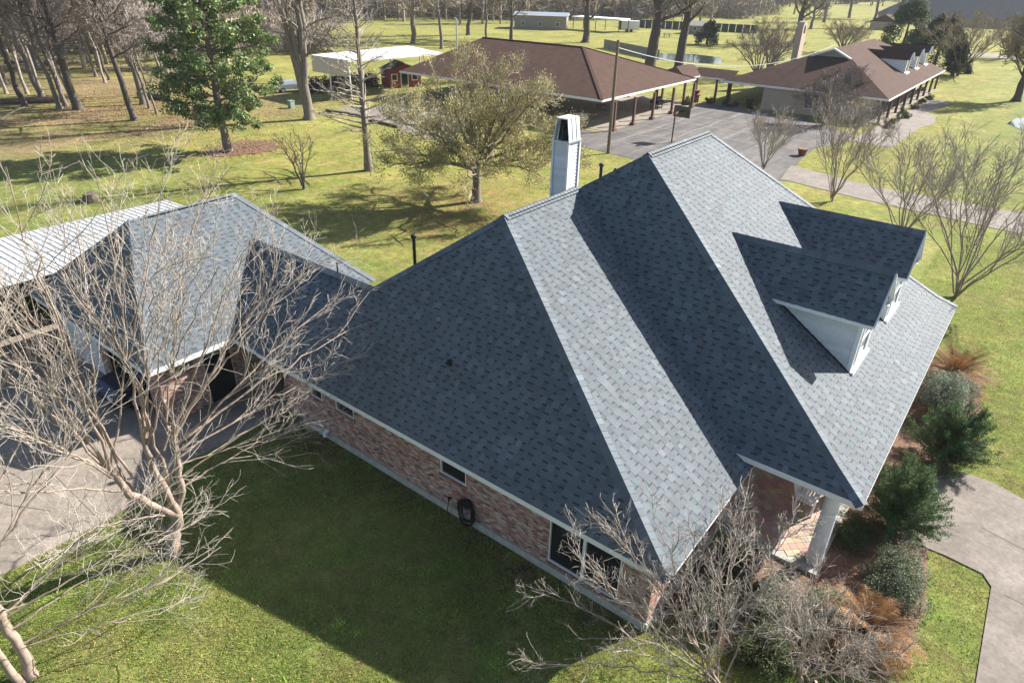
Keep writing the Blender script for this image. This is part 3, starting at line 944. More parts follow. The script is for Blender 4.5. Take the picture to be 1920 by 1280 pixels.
def roof_pipe(x, y, z0, h, r=.055, capr=.10, name='vent_pipe'):
    b = MB(); b.cyl((x, y, z0), (x, y, z0 + h), r, n=14); o = b.build(name, M['black'], house)
    b = MB(); b.cyl((x, y, z0 + h), (x, y, z0 + h + .09), capr, n=14); b.cyl((x, y, z0 + h + .09), (x, y, z0 + h + .13), capr, capr * .5, 14)
    b.build('pipe_cap', M['black'], o, off=(0, 0, 0))
    b = MB(); b.cyl((x, y, z0 - .1), (x, y, z0 + .1), r * 2.6, r * 1.15, 14); b.build('pipe_flashing', M['black'], o, off=(0, 0, 0))


roof_pipe(4.0, 4.33, 5.7, 1.25, .06, .105)
roof_pipe(4.0, 16.75, 5.9, 1.2, .075, .12)
roof_pipe(4.6, 17.1, 6.4, .5, .06, .1)
b = MB(); b.cyl((.9, 3.3, 5.0), (.9, 3.3, 5.5), .03, n=8); b.build('vent_pipe', M['black'], house)
vx, vy = 8.0, 1.75
vz = E + (AZ - E) / AY * vy
b = MB(); b.cyl((vx, vy, vz - .1), (vx, vy, vz + .14), .07, n=14); b.cyl((vx, vy - .05, vz - .02), (vx, vy + .02, vz + .05), .13, .1, 14); b.build('vent_pipe', M['rubber'], house)

# ------------------------------------------------------------------ small things by the left wall
def ring_tube(pts, r, n=6):
    b = MB(); pts = [np.array(p, float) for p in pts]
    for p, q in zip(pts, pts[1:]):
        if np.linalg.norm(q - p) > 1e-6: b.cyl(p, q, r, n=n, cap=False)
    return b


hx = 9.78
hose = empty('garden_hose', (hx, .40, 0), label='coiled dark garden hose hanging on the brick wall', cat='hose')
rr = random.Random(3)
for k in range(9):
    a, b_ = .30 + rr.uniform(-.09, .07), .48 + rr.uniform(-.12, .05)
    cz_ = .56 + rr.uniform(-.05, .05); cx_ = hx + rr.uniform(-.05, .05); yy = .50 - k * .018
    pts = [(cx_ + a * math.sin(t), yy + .02 * math.sin(3 * t), cz_ + b_ * math.cos(t)) for t in np.linspace(0, 2 * math.pi, 25)]
    ring_tube(pts, .016).build('hose_loop', M['rubber'], hose, smooth=True)
b = MB(); b.box((hx - .06, .4, .92), (hx + .06, .56, .99)); b.cyl((hx, .42, .8), (hx, .56, .8), .13, n=14); b.build('hanger', M['black'], hose)
sp = empty('wall_faucet', (9.05, .5, .3), label='small black faucet with hanging hose end on brick wall', cat='faucet')
b = MB(); b.cyl((9.05, .56, .62), (9.05, .44, .62), .03, n=10); b.cyl((9.05, .44, .64), (9.05, .44, .55), .025, n=10); b.build('spout', M['black'], sp)
b = MB(); b.cyl((9.05, .47, .66), (9.05, .47, .69), .05, n=8); b.build('handle', M['black'], sp)
ring_tube([(9.05, .44, .55), (9.03, .43, .4), (9.0, .42, .25), (9.02, .42, .1), (9.1, .40, .05)], .014).build('hose_end', M['rubber'], sp)
b = MB(); b.cyl((2.98, .54, .38), (2.98, .38, .30), .09, .06, 12); b.cyl((2.98, .40, .20), (2.98, .38, .36), .09, .05, 12)
tag(b.build('dryer_vent', M['white']), 'small white vent hood low on the brick wall', 'vent')

# ------------------------------------------------------------------ porch bench
bench = empty('porch_bench', (17.55, 8.3, .135), label='white slatted wooden bench on the brick paver porch', cat='bench')
bx, by = 17.55, 8.3
for k in range(6):
    b = MB(); b.box((bx + .02 + k * .095, by - .75, .56), (bx + .09 + k * .095, by + .75, .59)); b.build('seat_slat', M['white'], bench)
for k in range(13):
    y = by - .72 + k * .115
    b = MB(); b.bar((bx - .02, y, .62), (bx - .16, y, 1.14), .06, .02, up=(0, 1, 0)); b.build('back_slat', M['white'], bench)
b = MB(); b.bar((bx - .16, by - .78, 1.16), (bx - .16, by + .78, 1.16), .05, .07); b.build('top_rail', M['white'], bench)
for y in (by - .74, by + .74):
    for x in (bx + .02, bx + .55):
        b = MB(); b.box((x - .03, y - .03, .135), (x + .03, y + .03, .80)); b.build('leg', M['white'], bench)
    b = MB(); b.box((bx - .05, y - .05, .80), (bx + .62, y + .05, .83)); b.build('armrest', M['white'], bench)

# ------------------------------------------------------------------ trees: growth
def tubes_mesh(name, tubes, m, smooth=True):
    """tubes: list of (pts list, radii list, sides); batches of equal shape are built together"""
    groups = {}
    for p, r, n in tubes: groups.setdefault((len(p), n), []).append((p, r))
    V, Q, base = [], [], 0
    for (k, n), items in groups.items():
        P = np.array([i[0] for i in items], float); Rr = np.array([i[1] for i in items], float)
        T = np.gradient(P, axis=1)
        T /= np.linalg.norm(T, axis=2, keepdims=True) + 1e-9
        ref = np.where(np.abs(T[:, :1, 2:3]) > .85, np.array([1.0, 0, 0]), np.array([0, 0, 1.0]))
        A = np.cross(T, np.broadcast_to(ref, T.shape)); A /= np.linalg.norm(A, axis=2, keepdims=True) + 1e-9
        B = np.cross(T, A)
        th = np.arange(n) * 2 * math.pi / n + (.7 if n == 2 else 0)
        ring = P[:, :, None, :] + Rr[:, :, None, None] * (A[:, :, None, :] * np.cos(th)[None, None, :, None] + B[:, :, None, :] * np.sin(th)[None, None, :, None])
        t = len(items)
        V.append(ring.reshape(-1, 3))
        idx = base + np.arange(t * k * n).reshape(t, k, n)
        a = idx[:, :-1, :]; b = idx[:, 1:, :]
        if n == 2: Q.append(np.stack([a[:, :, 0], a[:, :, 1], b[:, :, 1], b[:, :, 0]], -1).reshape(-1, 4))     # hair-thin twigs: one strip
        else: Q.append(np.stack([a, np.roll(a, -1, 2), np.roll(b, -1, 2), b], -1).reshape(-1, 4))
        base += t * k * n
    return np_mesh(name, np.concatenate(V), np.concatenate(Q), m, None, smooth)


def unit(v): return v / (np.linalg.norm(v) + 1e-9)


def _w(pr, p, d, L, n, wob, trop):
    x, y, z = p; dx, dy, dz = d
    pts = [(x, y, z)]
    s_ = L / n
    g_ = pr.gauss
    for k in range(n):
        dx += g_(0, wob); dy += g_(0, wob); dz += g_(0, wob) + trop
        m_ = s_ / (math.sqrt(dx * dx + dy * dy + dz * dz) + 1e-9)
        x += dx * m_; y += dy * m_; z += dz * m_
        m_ /= s_; dx *= m_; dy *= m_; dz *= m_
        pts.append((x, y, z))
    return pts, (dx, dy, dz)


def wander(rng, p, d, L, n, wob, trop):
    q, e = _w(random.Random(int(rng.integers(1 << 30))), tuple(p), tuple(unit(np.array(d, float))), L, n, wob, trop)
    return [np.array(t) for t in q], np.array(e)


def _sb(pr, tubes, pts, r0, r1, lev, par):
    cfg = par[len(par) - lev]
    n = max(1, int(cfg['n'] + pr.gauss(0, math.sqrt(cfg['n']) * .6) + .5))
    t0 = cfg['t0']; m = len(pts) - 1
    for i in range(n):
        t = t0 + (1 - t0) * (i + pr.random()) / n
        x = t * m; k = min(int(x), m - 1); f = x - k
        a, b = pts[k], pts[k + 1]
        p = (a[0] + (b[0] - a[0]) * f, a[1] + (b[1] - a[1]) * f, a[2] + (b[2] - a[2]) * f)
        dx, dy, dz = b[0] - a[0], b[1] - a[1], b[2] - a[2]
        q = 1 / (math.sqrt(dx * dx + dy * dy + dz * dz) + 1e-9); dx *= q; dy *= q; dz *= q
        rx_, ry_, rz_ = pr.gauss(0, 1), pr.gauss(0, 1), pr.gauss(0, 1)
        ax, ay, az = dy * rz_ - dz * ry_, dz * rx_ - dx * rz_, dx * ry_ - dy * rx_
        q = 1 / (math.sqrt(ax * ax + ay * ay + az * az) + 1e-9)
        an = math.radians(pr.uniform(*cfg['ang'])); c_, s_ = math.cos(an), math.sin(an) * q
        ex, ey, ez = dx * c_ + ax * s_ + dx * .1, dy * c_ + ay * s_ + dy * .1, dz * c_ + az * s_ + dz * .1 + cfg.get('up', .2)
        q = 1 / (math.sqrt(ex * ex + ey * ey + ez * ez) + 1e-9)
        l = pr.uniform(*cfg['len']) * (1.15 - .55 * t)
        ra = max((r0 * (1 - t) + r1 * t) * cfg['r'], cfg['rmin']); rb = max(ra * .45, cfg['rmin'] * .8)
        seg = cfg['seg']
        w_, _ = _w(pr, p, (ex * q, ey * q, ez * q), l, seg, cfg['wob'], cfg.get('trop', .05))
        tubes.append((w_, [ra + (rb - ra) * u / seg for u in range(seg + 1)], cfg['sides']))
        if lev > 1: _sb(pr, tubes, w_, ra, rb, lev - 1, par)


def side_branches(rng, tubes, pts, r0, r1, lev, par):
    if lev: _sb(random.Random(int(rng.integers(1 << 30))), tubes, [tuple(map(float, q)) for q in pts], r0, r1, lev, par)


def limb(rng, a, b, n, bow, jit):
    a = np.array(a, float); b = np.array(b, float)
    L = np.linalg.norm(b - a)
    out = []
    for i in range(n + 1):
        t = i / n
        p = a + (b - a) * t + np.array((0, 0, 1.0)) * bow * L * math.sin(math.pi * t) * .5
        if 0 < i: p = p + rng.normal(size=3) * jit * L * (.4 + .6 * t)
        out.append(p)
    return out


CRAPE = [dict(n=6.5, t0=.25, ang=(12, 36), len=(1.5, 3.2), r=.5, rmin=.0095, seg=8, wob=.10, trop=.035, sides=5, up=.14),
         dict(n=4.6, t0=.2, ang=(18, 48), len=(.7, 1.6), r=.5, rmin=.0052, seg=6, wob=.17, trop=.03, sides=4, up=.08),
         dict(n=4.4, t0=.2, ang=(25, 60), len=(.2, .6), r=.5, rmin=.0038, seg=2, wob=.24, trop=.02, sides=2, up=.05)]


def crape_tree(name, seed, base, trunks, limbs, label, group, par=CRAPE, scale_r=1.0, twig=None, bark=None):
    """trunks: list of polylines+radii from the base; limbs: (start, tip, r0), offsets from the base"""
    rng = np.random.default_rng(seed)
    root = empty(name, base, label=label, cat='tree', group=group)
    tt, cc = [], []
    for pts, r0, r1 in trunks:
        P = [np.array(p, float) for p in pts]
        Q = [P[0]]
        for a, b in zip(P, P[1:]):
            for k in range(1, 5): Q.append(a + (b - a) * k / 4 + rng.normal(size=3) * .025)
        rad = np.linspace(r0, r1, len(Q)) * (1 + rng.normal(size=len(Q)) * .05); rad[0] *= 1.45; rad[1] *= 1.2
        if Q[0][2] < .05: Q[0] = Q[0] - np.array((0, 0, .2))
        tt.append((Q, list(rad), 9))
    for s_, e_, r0 in limbs:
        L = limb(rng, s_, e_, 16, .08, .010)
        r0 = r0 * .74
        rad = r0 + (.010 * scale_r - r0) * np.linspace(0, 1, len(L)) ** .8
        tt.append((L, list(rad), 7))
        side_branches(rng, cc, L, r0, .010 * scale_r, len(par), par)
    link_mesh('trunk', tubes_mesh('trunk', tt, bark or M['bark_crape']), root)
    link_mesh('crown', tubes_mesh('crown', cc, twig or M['twig_crape']), root)
    return root


# big crape myrtle beside the driveway: offsets are from its base
J = (.05, .42, 1.25)
limbs1 = [((-.2, -.75, 3.4), (-.6, -2.3, 11.6), .06), ((-.2, -.75, 3.4), (.3, -1.0, 11.4), .06), ((-.2, -.7, 3.3), (.5, -3.6, 7.6), .055), ((-.15, -.5, 2.6), (.6, -3.9, 5.2), .05),
          ((-.2, .2, 3.7), (-.3, .9, 10.4), .06), ((-.2, .2, 3.7), (-1.2, 2.2, 9.6), .055), ((-.2, .2, 3.6), (1.0, 2.6, 8.6), .055), ((-.1, .95, 3.7), (.2, 4.2, 8.7), .055),
          ((-.1, .95, 3.7), (.5, 5.8, 7.6), .055), ((-.1, .9, 3.4), (.7, 8.2, 5.0), .06), ((.0, .85, 3.0), (.5, 6.2, 3.7), .05), ((.1, .7, 2.1), (.6, 4.9, 2.4), .04),
          ((-.9, -.6, 3.2), (-2.0, -2.0, 9.2), .05), ((-.9, -.6, 3.2), (-2.6, .8, 8.4), .05), ((-.9, -.6, 3.2), (-1.2, -3.6, 10.8), .05), ((.0, .2, 1.4), (1.4, -2.4, 3.4), .035),
          ((-.1, .9, 3.3), (1.6, 3.2, 5.6), .045), ((0, .8, 2.8), (.9, 3.4, 2.6), .035),
          ((-.2, -.3, 3.0), (-.2, -1.6, 9.6), .055), ((-.1, .5, 3.2), (.2, .0, 9.8), .055), ((-.1, .6, 3.4), (-.6, 3.2, 9.4), .05), ((-.6, -.4, 2.8), (-1.8, -.6, 9.6), .05), ((-.1, .95, 3.6), (-.7, 5.0, 6.6), .05),
          ((0, .9, 3.2), (.2, 6.8, 6.0), .05), ((-.2, -.8, 3.3), (.2, -3.0, 11.0), .05), ((.1, .7, 2.4), (1.1, 4.2, 3.6), .035), ((-.2, -.7, 3.2), (1.2, -2.6, 6.4), .045)]
_r = random.Random(77)
limbs1b = []
for i in range(8):
    st = _r.choice([(-.2, -.75, 3.4), (-.2, .2, 3.7), (-.1, .95, 3.7), (-.9, -.6, 3.2), (-.1, .5, 3.2)])
    a_ = _r.random() * 6.283
    limbs1b.append((st, (st[0] + 1.5 * math.cos(a_), st[1] + _r.uniform(-3.2, 3.6), _r.uniform(7.5, 10.4)), .042))
crape_tree('crape_myrtle', 21, (3.9, -5.9, 0),
           [([(0, 0, 0), (.0, .2, .6), J], .20, .17), ([J, (0, .0, 1.8), (-.15, -.5, 2.6), (-.2, -.75, 3.5)], .125, .085), ([J, (.05, .35, 2.0), (-.15, .25, 3.0), (-.2, .2, 3.8)], .11, .075),
            ([J, (.1, .7, 2.0), (.0, .85, 3.0), (-.1, .95, 3.8)], .10, .07), ([(0, .1, .5), (-.35, -.1, 1.5), (-.7, -.35, 2.6), (-.9, -.6, 3.3)], .09, .065), ([J, (-.1, .5, 2.0), (-.1, .5, 3.2)], .08, .06)],
           limbs1 + limbs1b, 'large bare crape myrtle with tan trunks at the driveway edge', 'bare crape myrtles around the house')
crape_tree('crape_myrtle', 22, (G(62, 1268)[0], G(62, 1268)[1], 0),
           [([(0, 0, 0), (-.12, .02, 1.0), (-.3, .0, 2.0)], .125, .10), ([(.0, -.2, 0), (-.2, -.4, 1.4), (-.3, -.6, 2.4)], .085, .07), ([(-.3, 0, 1.9), (-.42, .06, 3.2), (-.6, .1, 4.6)], .09, .065)],
           [((-.3, 0, 1.8), (.9, 3.6, 2.6), .045), ((-.2, 0, 1.5), (.4, 3.9, 2.0), .04), ((-.1, .1, 1.0), (.9, 3.0, 1.2), .035), ((-.1, .1, .9), (1.4, 2.6, .8), .03), ((-.3, 0, 1.9), (-.2, 4.6, 3.4), .05),
            ((-.6, .1, 4.5), (-.5, 2.0, 8.6), .05), ((-.6, .1, 4.5), (-1.4, .6, 9.5), .05), ((-.6, .1, 4.4), (.8, 1.3, 7.4), .045), ((-.4, .2, 3.4), (-.4, 3.9, 6.0), .045), ((-.4, .2, 3.2), (-1.0, 2.8, 5.4), .04), ((-.3, 0, 2.0), (1.5, 1.2, 3.6), .035),
            ((-.6, .1, 4.5), (-2.2, 2.6, 8.2), .045), ((-.5, .1, 4.0), (-1.6, 3.2, 6.6), .045)],
           'bare crape myrtle with thick pale trunk cut off by the left edge', 'bare crape myrtles around the house')
NEARCR = [dict(n=7.5, t0=.2, ang=(16, 42), len=(.8, 1.7), r=.6, rmin=.0095, seg=6, wob=.13, trop=.03, sides=4, up=.12),
          dict(n=8, t0=.2, ang=(22, 55), len=(.35, .9), r=.5, rmin=.0055, seg=5, wob=.2, trop=.03, sides=3, up=.08),
          dict(n=5, t0=.2, ang=(25, 65), len=(.1, .3), r=.6, rmin=.0038, seg=2, wob=.28, trop=.02, sides=2, up=.05)]
b0 = np.array((18.14, .03, 0))
tips = [(13.9, -1.7, 2.1), (14.5, .0, 3.6), (15.3, -.2, 3.5), (15.0, -2.9, 1.6), (16.7, .4, 4.1), (17.4, 1.7, 4.0), (17.2, 2.6, 3.3), (16.4, -.5, 2.9), (18.4, 2.0, 4.2), (16.6, -2.2, 2.6), (17.6, -.9, 3.9), (15.9, .3, 4.0), (18.3, .9, 4.6), (17.0, 1.2, 4.4), (14.6, -1.0, 3.0), (15.8, -1.6, 3.3)]
crape_tree('crape_myrtle', 23, tuple(b0), [([(0, 0, 0), (-.1, -.05, .5)], .09, .07), ([(.15, .1, 0), (.2, .1, .5)], .08, .06), ([(-.12, .1, 0), (-.3, .1, .5)], .08, .06)],
           [((-.1 + .2 * math.sin(i), .05 * math.cos(i), .4), tuple(np.array(t) - b0), .036) for i, t in enumerate(tips)],
           'dense bare twiggy crape myrtle by the front corner of the house', 'bare crape myrtles around the house', par=NEARCR, scale_r=.7)
b0 = np.array((19.75, 1.5, 0))
tips = [(19.2, 2.2, 2.7), (21.1, 1.5, 2.2), (20.5, .4, 2.6), (19.5, .2, 3.0), (18.5, 1.4, 3.1), (19.9, 1.5, 3.0), (19.3, .9, 3.4), (20.3, .8, 3.1), (18.9, .5, 2.8)]
crape_tree('crape_myrtle', 24, tuple(b0), [([(0, 0, 0), (-.1, -.05, .4)], .08, .06), ([(.15, .1, 0), (.2, .1, .4)], .07, .05)],
           [((-.1 + .2 * math.sin(i), .05 * math.cos(i), .35), tuple(np.array(t) - b0), .032) for i, t in enumerate(tips)],
           'bare twiggy crape myrtle rising through the orange-brown palm', 'bare crape myrtles around the house', par=NEARCR, scale_r=.7)


def vase_tree(name, seed, base, height, spread, stems, label, group, bark, twig, par, r0=.09, cat='tree', fork=.12):
    rng = np.random.default_rng(seed)
    root = empty(name, base, label=label, cat=cat, group=group)
    tt, cc = [], []
    for i in range(stems):
        a = 2 * math.pi * (i + rng.random() * .7) / stems
        rad = spread * (.35 + .65 * rng.random()) if i else spread * .1
        s_ = np.array((.12 * math.cos(a), .12 * math.sin(a), height * fork * rng.random()))
        e_ = np.array((rad * math.cos(a), rad * math.sin(a), height * (1.0 - .30 * (rad / spread) ** 2) * rng.uniform(.85, 1.05)))
        L = limb(rng, s_, e_, 8, .10, .015)
        R0 = r0 * rng.uniform(.7, 1.1)
        tt.append((L, list(np.linspace(R0, .015, len(L))), 6))
        side_branches(rng, cc, L, R0, .015, len(par), par)
    tt.append(([np.array((0, 0, -.05)), np.array((0, 0, height * fork * .6)), np.array((0, 0, height * fork))], [r0 * 1.9, r0 * 1.4, r0 * 1.1], 8))
    link_mesh('trunk', tubes_mesh('trunk', tt, bark), root)
    link_mesh('crown', tubes_mesh('crown', cc, twig), root)
    return root


FARCR = [dict(n=7, t0=.25, ang=(14, 38), len=(1.2, 2.6), r=.55, rmin=.016, seg=5, wob=.12, trop=.06, sides=4, up=.2),
         dict(n=8, t0=.2, ang=(18, 50), len=(.6, 1.4), r=.5, rmin=.010, seg=4, wob=.18, trop=.05, sides=3, up=.18),
         dict(n=5, t0=.25, ang=(25, 60), len=(.25, .6), r=.6, rmin=.0075, seg=2, wob=.2, trop=.04, sides=2, up=.1)]
vase_tree('crape_myrtle', 31, (19.0, 30.4, 0), 8.4, 6.0, 16, 'spreading bare crape myrtle standing right of the dormers', 'bare crape myrtles around the house', M['bark_light'], M['twig_light'], FARCR, .05)
vase_tree('crape_myrtle', 32, (8.7, 44.2, 0), 7.0, 4.2, 12, 'bare many-stemmed crape myrtle beside the rear drive', 'bare crape myrtles around the house', M['bark_light'], M['twig_light'], FARCR, .045)
vase_tree('crape_myrtle', 33, (1.2, 50.0, 0), 4.0, 2.6, 9, 'low bare pale shrub tree at the edge of the parking lot', 'bare crape myrtles around the house', M['bark_crape'], M['twig_crape'], FARCR, .05)
vase_tree('crape_myrtle', 34, (14.6, 38.5, 0), 6.0, 4.2, 11, 'bare crape myrtle between the rear drive and the dormers', 'bare crape myrtles around the house', M['bark_light'], M['twig_light'], FARCR, .05)
vase_tree('small_bare_tree', 35, (-23.6, 19.3, 0), 4.0, 2.6, 7, 'small dark bare tree alone on the back lawn', None, M['bark_dark'], M['bark_dark'],
          [dict(n=6, t0=.35, ang=(25, 55), len=(.8, 1.5), r=.6, rmin=.018, seg=4, wob=.2, trop=.0, sides=4, up=.05), dict(n=5, t0=.3, ang=(25, 55), len=(.3, .8), r=.6, rmin=.012, seg=3, wob=.2, trop=0, sides=3, up=.05)], .07, fork=.3)


def thin_cypress():
    rng = np.random.default_rng(41)
    b = (-24.1, 26.2, 0)
    root = empty('bare_cypress', b, label='tall slender bare cypress with short level branches on back lawn', cat='tree')
    H = 17.0
    P = [np.array((.04 * math.sin(k), .03 * math.cos(2 * k), H * k / 14)) for k in range(15)]
    tt = [(P, [.42, .30] + list(np.linspace(.27, .05, 13)), 9)]
    cc = []
    for k in range(105):
        z = 3.2 + (H - 3.6) * (k + rng.random()) / 105
        a = rng.random() * 2 * math.pi
        L = (5.4 - .22 * z) * rng.uniform(.45, 1.1)
        p, d = wander(rng, np.array((.2 * math.cos(a), .2 * math.sin(a), z)), np.array((math.cos(a), math.sin(a), .10 + .03 * z)), L, 5, .10, .01 + .004 * z)
        r0 = .075 * (1.2 - z / H)
        cc.append((p, list(np.linspace(max(r0, .04), .02, 6)), 4))
        side_branches(rng, cc, p, r0, .012, 2, [dict(n=6, t0=.3, ang=(30, 55), len=(.4, 1.1), r=.6, rmin=.016, seg=3, wob=.15, trop=0, sides=3, up=.1), dict(n=4, t0=.3, ang=(30, 55), len=(.2, .5), r=.6, rmin=.009, seg=2, wob=.15, trop=0, sides=2, up=.1)])
    link_mesh('trunk', tubes_mesh('trunk', tt, M['bark_grey']), root)
    link_mesh('crown', tubes_mesh('crown', cc, M['twig_light']), root)


thin_cypress()


# ------------------------------------------------------------------ leaves
def leaf_cloud(name, pos, nrm, size, cols, m, aspect=.55):
    """diamond leaves: pos (N,3), nrm (N,3) approx facing, size (N,), cols (N,3)"""
    rng = np.random.default_rng(len(pos))
    n = nrm / (np.linalg.norm(nrm, axis=1, keepdims=True) + 1e-9)
    t = np.cross(n, rng.normal(size=n.shape)); t /= np.linalg.norm(t, axis=1, keepdims=True) + 1e-9
    b = np.cross(n, t)
    s = size[:, None]
    V = np.stack([pos - t * s, pos + b * s * aspect, pos + t * s, pos - b * s * aspect], 1).reshape(-1, 3)
    Q = np.arange(len(pos) * 4).reshape(-1, 4)
    return np_mesh(name, V, Q, m, cols)


def vary(rng, base, n, amt=.25, hue=.1):
    c = np.array(base)[None, :] * np.exp(rng.normal(size=(n, 1)) * amt)
    return np.clip(c * (1 + rng.normal(size=(n, 3)) * hue), .002, .9)


def oak():
    rng = np.random.default_rng(51)
    b = (-11.7, 25.8, 0)
    root = empty('oak_tree', b, label='round oak with sparse olive leaves and trunk in lawn', cat='tree')
    tt, cc = [], []
    tt.append(([np.array(p, float) for p in ((0, 0, -.1), (0, 0, .4), (.05, 0, 1.4), (.0, .05, 2.5))], [.5, .36, .30, .32], 10))
    tips = []
    par = [dict(n=10, t0=.25, ang=(25, 60), len=(1.0, 2.4), r=.55, rmin=.02, seg=4, wob=.16, trop=.05, sides=4, up=.15),
           dict(n=8, t0=.2, ang=(25, 60), len=(.5, 1.2), r=.55, rmin=.012, seg=3, wob=.2, trop=.05, sides=3, up=.2),
           dict(n=7, t0=.2, ang=(20, 50), len=(.35, 1.0), r=.6, rmin=.010, seg=2, wob=.15, trop=.1, sides=2, up=.5)]
    for i in range(26):
        a = 2.4 * i + rng.random() * .5
        el = [.05, .25, .5, .8, 1.15][i % 5] + rng.normal() * .06
        d = np.array((math.cos(a) * math.cos(el), math.sin(a) * math.cos(el), math.sin(el)))
        Lm = 6.4 * rng.uniform(.85, 1.05)
        e = np.array((0, 0, 3.4)) + d * np.array((1.12, 1.12, 1.02)) * Lm
        if el < .2: e[2] = rng.uniform(3.2, 4.4)
        L = limb(rng, (0, .03, 2.2 + .4 * rng.random()), e, 8, .12, .02)
        tt.append((L, list(np.linspace(.14, .02, 9)), 6))
        n0 = len(cc)
        side_branches(rng, cc, L, .14, .02, 3, par)
    link_mesh('trunk', tubes_mesh('trunk', tt, M['bark_grey']), root)
    link_mesh('crown', tubes_mesh('crown', cc, M['twig_straw']), root)
    ends = np.array([c[0][-1] for c in cc if c[2] == 2]); ends = np.concatenate([ends, np.array([c[0][1] for c in cc if c[2] == 2])])
    rad = np.linalg.norm(ends - np.array((0, 0, 3.6)), axis=1)
    # leaves are thickest low on the crown, the top is mostly twigs
    keep = (rng.random(len(ends)) < np.clip(1.15 - (ends[:, 2] - 2.0) / 8.5, .35, 1)) & (rad > 2.2)
    ends = ends[keep]
    n = 40000
    k = rng.integers(0, len(ends), n)
    pos = ends[k] + rng.normal(size=(n, 3)) * .17
    pos = pos[pos[:, 2] > 2.5]; n = len(pos)
    col = vary(rng, (.25, .245, .095), n, .3, .12)
    y = rng.random(n) < .4
    col[y] = vary(rng, (.40, .34, .17), int(y.sum()), .25, .1)
    link_mesh('foliage', leaf_cloud('foliage', pos, rng.normal(size=(n, 3)) + (0, 0, .6), rng.uniform(.045, .085, n), col, M['leafmatte'], .5), root)


oak()


def magnolia():
    rng = np.random.default_rng(61)
    b = (-38.4, 21.9, 0)
    root = empty('magnolia_tree', b, label='tall dense evergreen magnolia with glossy green leaves', cat='tree')
    H = 15.5
    P = [np.array((.1 * math.sin(k), .1 * math.cos(k * 1.3), H * k / 10)) for k in range(11)]
    tt = [(P, [.45, .34] + list(np.linspace(.32, .05, 9)), 10)]
    cc, clumps = [], []
    for i in range(74):
        z = 2.7 + (H - 3.2) * (i + rng.random()) / 74
        a = 2.4 * i + rng.random()
        w = 4.9 * (math.sin(min(1, (z - 1.6) / 3.2) * math.pi / 2)) * (1 - max(0, (z - 10) / 11) ** 1.3)
        L = w * rng.uniform(.6, 1.12)
        p, d = wander(rng, np.array((0, 0, z - .4)), np.array((math.cos(a), math.sin(a), .12)), L, 5, .12, .0)
        cc.append((p, list(np.linspace(.09, .02, 6)), 5))
        for q in (p[2], p[3], p[4], p[5], p[5]):
            clumps.append((q + rng.normal(size=3) * .3, rng.uniform(.45, 1.0)))
    link_mesh('trunk', tubes_mesh('trunk', tt, M['bark_grey']), root)
    link_mesh('limbs', tubes_mesh('limbs', cc, M['bark_grey']), root)
    C = np.array([c[0] for c in clumps]); S = np.array([c[1] for c in clumps])
    n = 40000
    k = rng.integers(0, len(C), n)
    d = rng.normal(size=(n, 3)); d /= np.linalg.norm(d, axis=1, keepdims=True)
    pos = C[k] + d * (S[k] * rng.random(n) ** .45)[:, None] * np.array((1, 1, .7))
    ok = pos[:, 2] > 1.9; pos, d = pos[ok], d[ok]; n = len(pos)
    col = vary(rng, (.12, .175, .06), n, .35, .1)
    y = rng.random(n) < .10
    col[y] = vary(rng, (.24, .24, .07), int(y.sum()), .25, .1)
    link_mesh('crown', leaf_cloud('crown', pos, d + rng.normal(size=(n, 3)) * .8 + (0, 0, .5), rng.uniform(.10, .19, n), col, M['leaf'], .5), root)
    # bed of leaf litter round the trunk
    m = MB(); pts = [(b[0] + (2.3 + .5 * math.sin(3 * t) + .4 * rng.random()) * math.cos(t), b[1] + 1.5 + (3.4 + .4 * math.cos(2 * t) + .5 * rng.random()) * math.sin(t)) for t in np.linspace(0, 2 * math.pi, 40)[:-1]]
    m.prism(pts, .0, .05)
    tag(m.build('leaf_litter_bed', M['mulch']), kind='structure')


magnolia()


def shrub(name, seed, base, size, n, leaf, cols, label, cat='shrub', group=None, lumps=26, m='leafmatte', shape=1.0, aspect=.4, upright=0.0):
    rng = np.random.default_rng(seed)
    root = empty(name, base, label=label, cat=cat, group=group)
    sx, sy, sz = size
    d = rng.normal(size=(lumps, 3)); d[:, 2] = np.abs(d[:, 2]) ; d /= np.linalg.norm(d, axis=1, keepdims=True)
    C = d * np.array((sx, sy, sz)) * rng.uniform(.35, .82, (lumps, 1)) + np.array((0, 0, sz * .12))
    S = rng.uniform(.22, .40, lumps) * (sx + sy + sz) / 3
    k = rng.integers(0, lumps, n)
    dd = rng.normal(size=(n, 3)); dd /= np.linalg.norm(dd, axis=1, keepdims=True)
    pos = C[k] + dd * (S[k] * rng.random(n) ** .35)[:, None]
    ok = pos[:, 2] > .03; pos, dd, k = pos[ok], dd[ok], k[ok]; n = len(pos)
    col = np.concatenate([vary(rng, c, 1, 0, 0) for c in cols])[rng.integers(0, len(cols), n)] * np.exp(rng.normal(size=(n, 1)) * .25)
    nrm = dd + rng.normal(size=(n, 3)) * .7 + np.array((0, 0, .4))
    tubes = []
    for i in range(lumps):
        p, _ = wander(rng, np.array((rng.normal() * .08, rng.normal() * .08, 0)), unit(C[i]), np.linalg.norm(C[i]), 3, .12, .02)
        tubes.append((p, [.03, .025, .018, .012], 4))
    link_mesh('stems', tubes_mesh('stems', tubes, M['bark_dark']), root)
    link_mesh('foliage', leaf_cloud('foliage', pos, nrm, rng.uniform(.7, 1.3, n) * leaf, col, M[m], aspect), root)
    return root


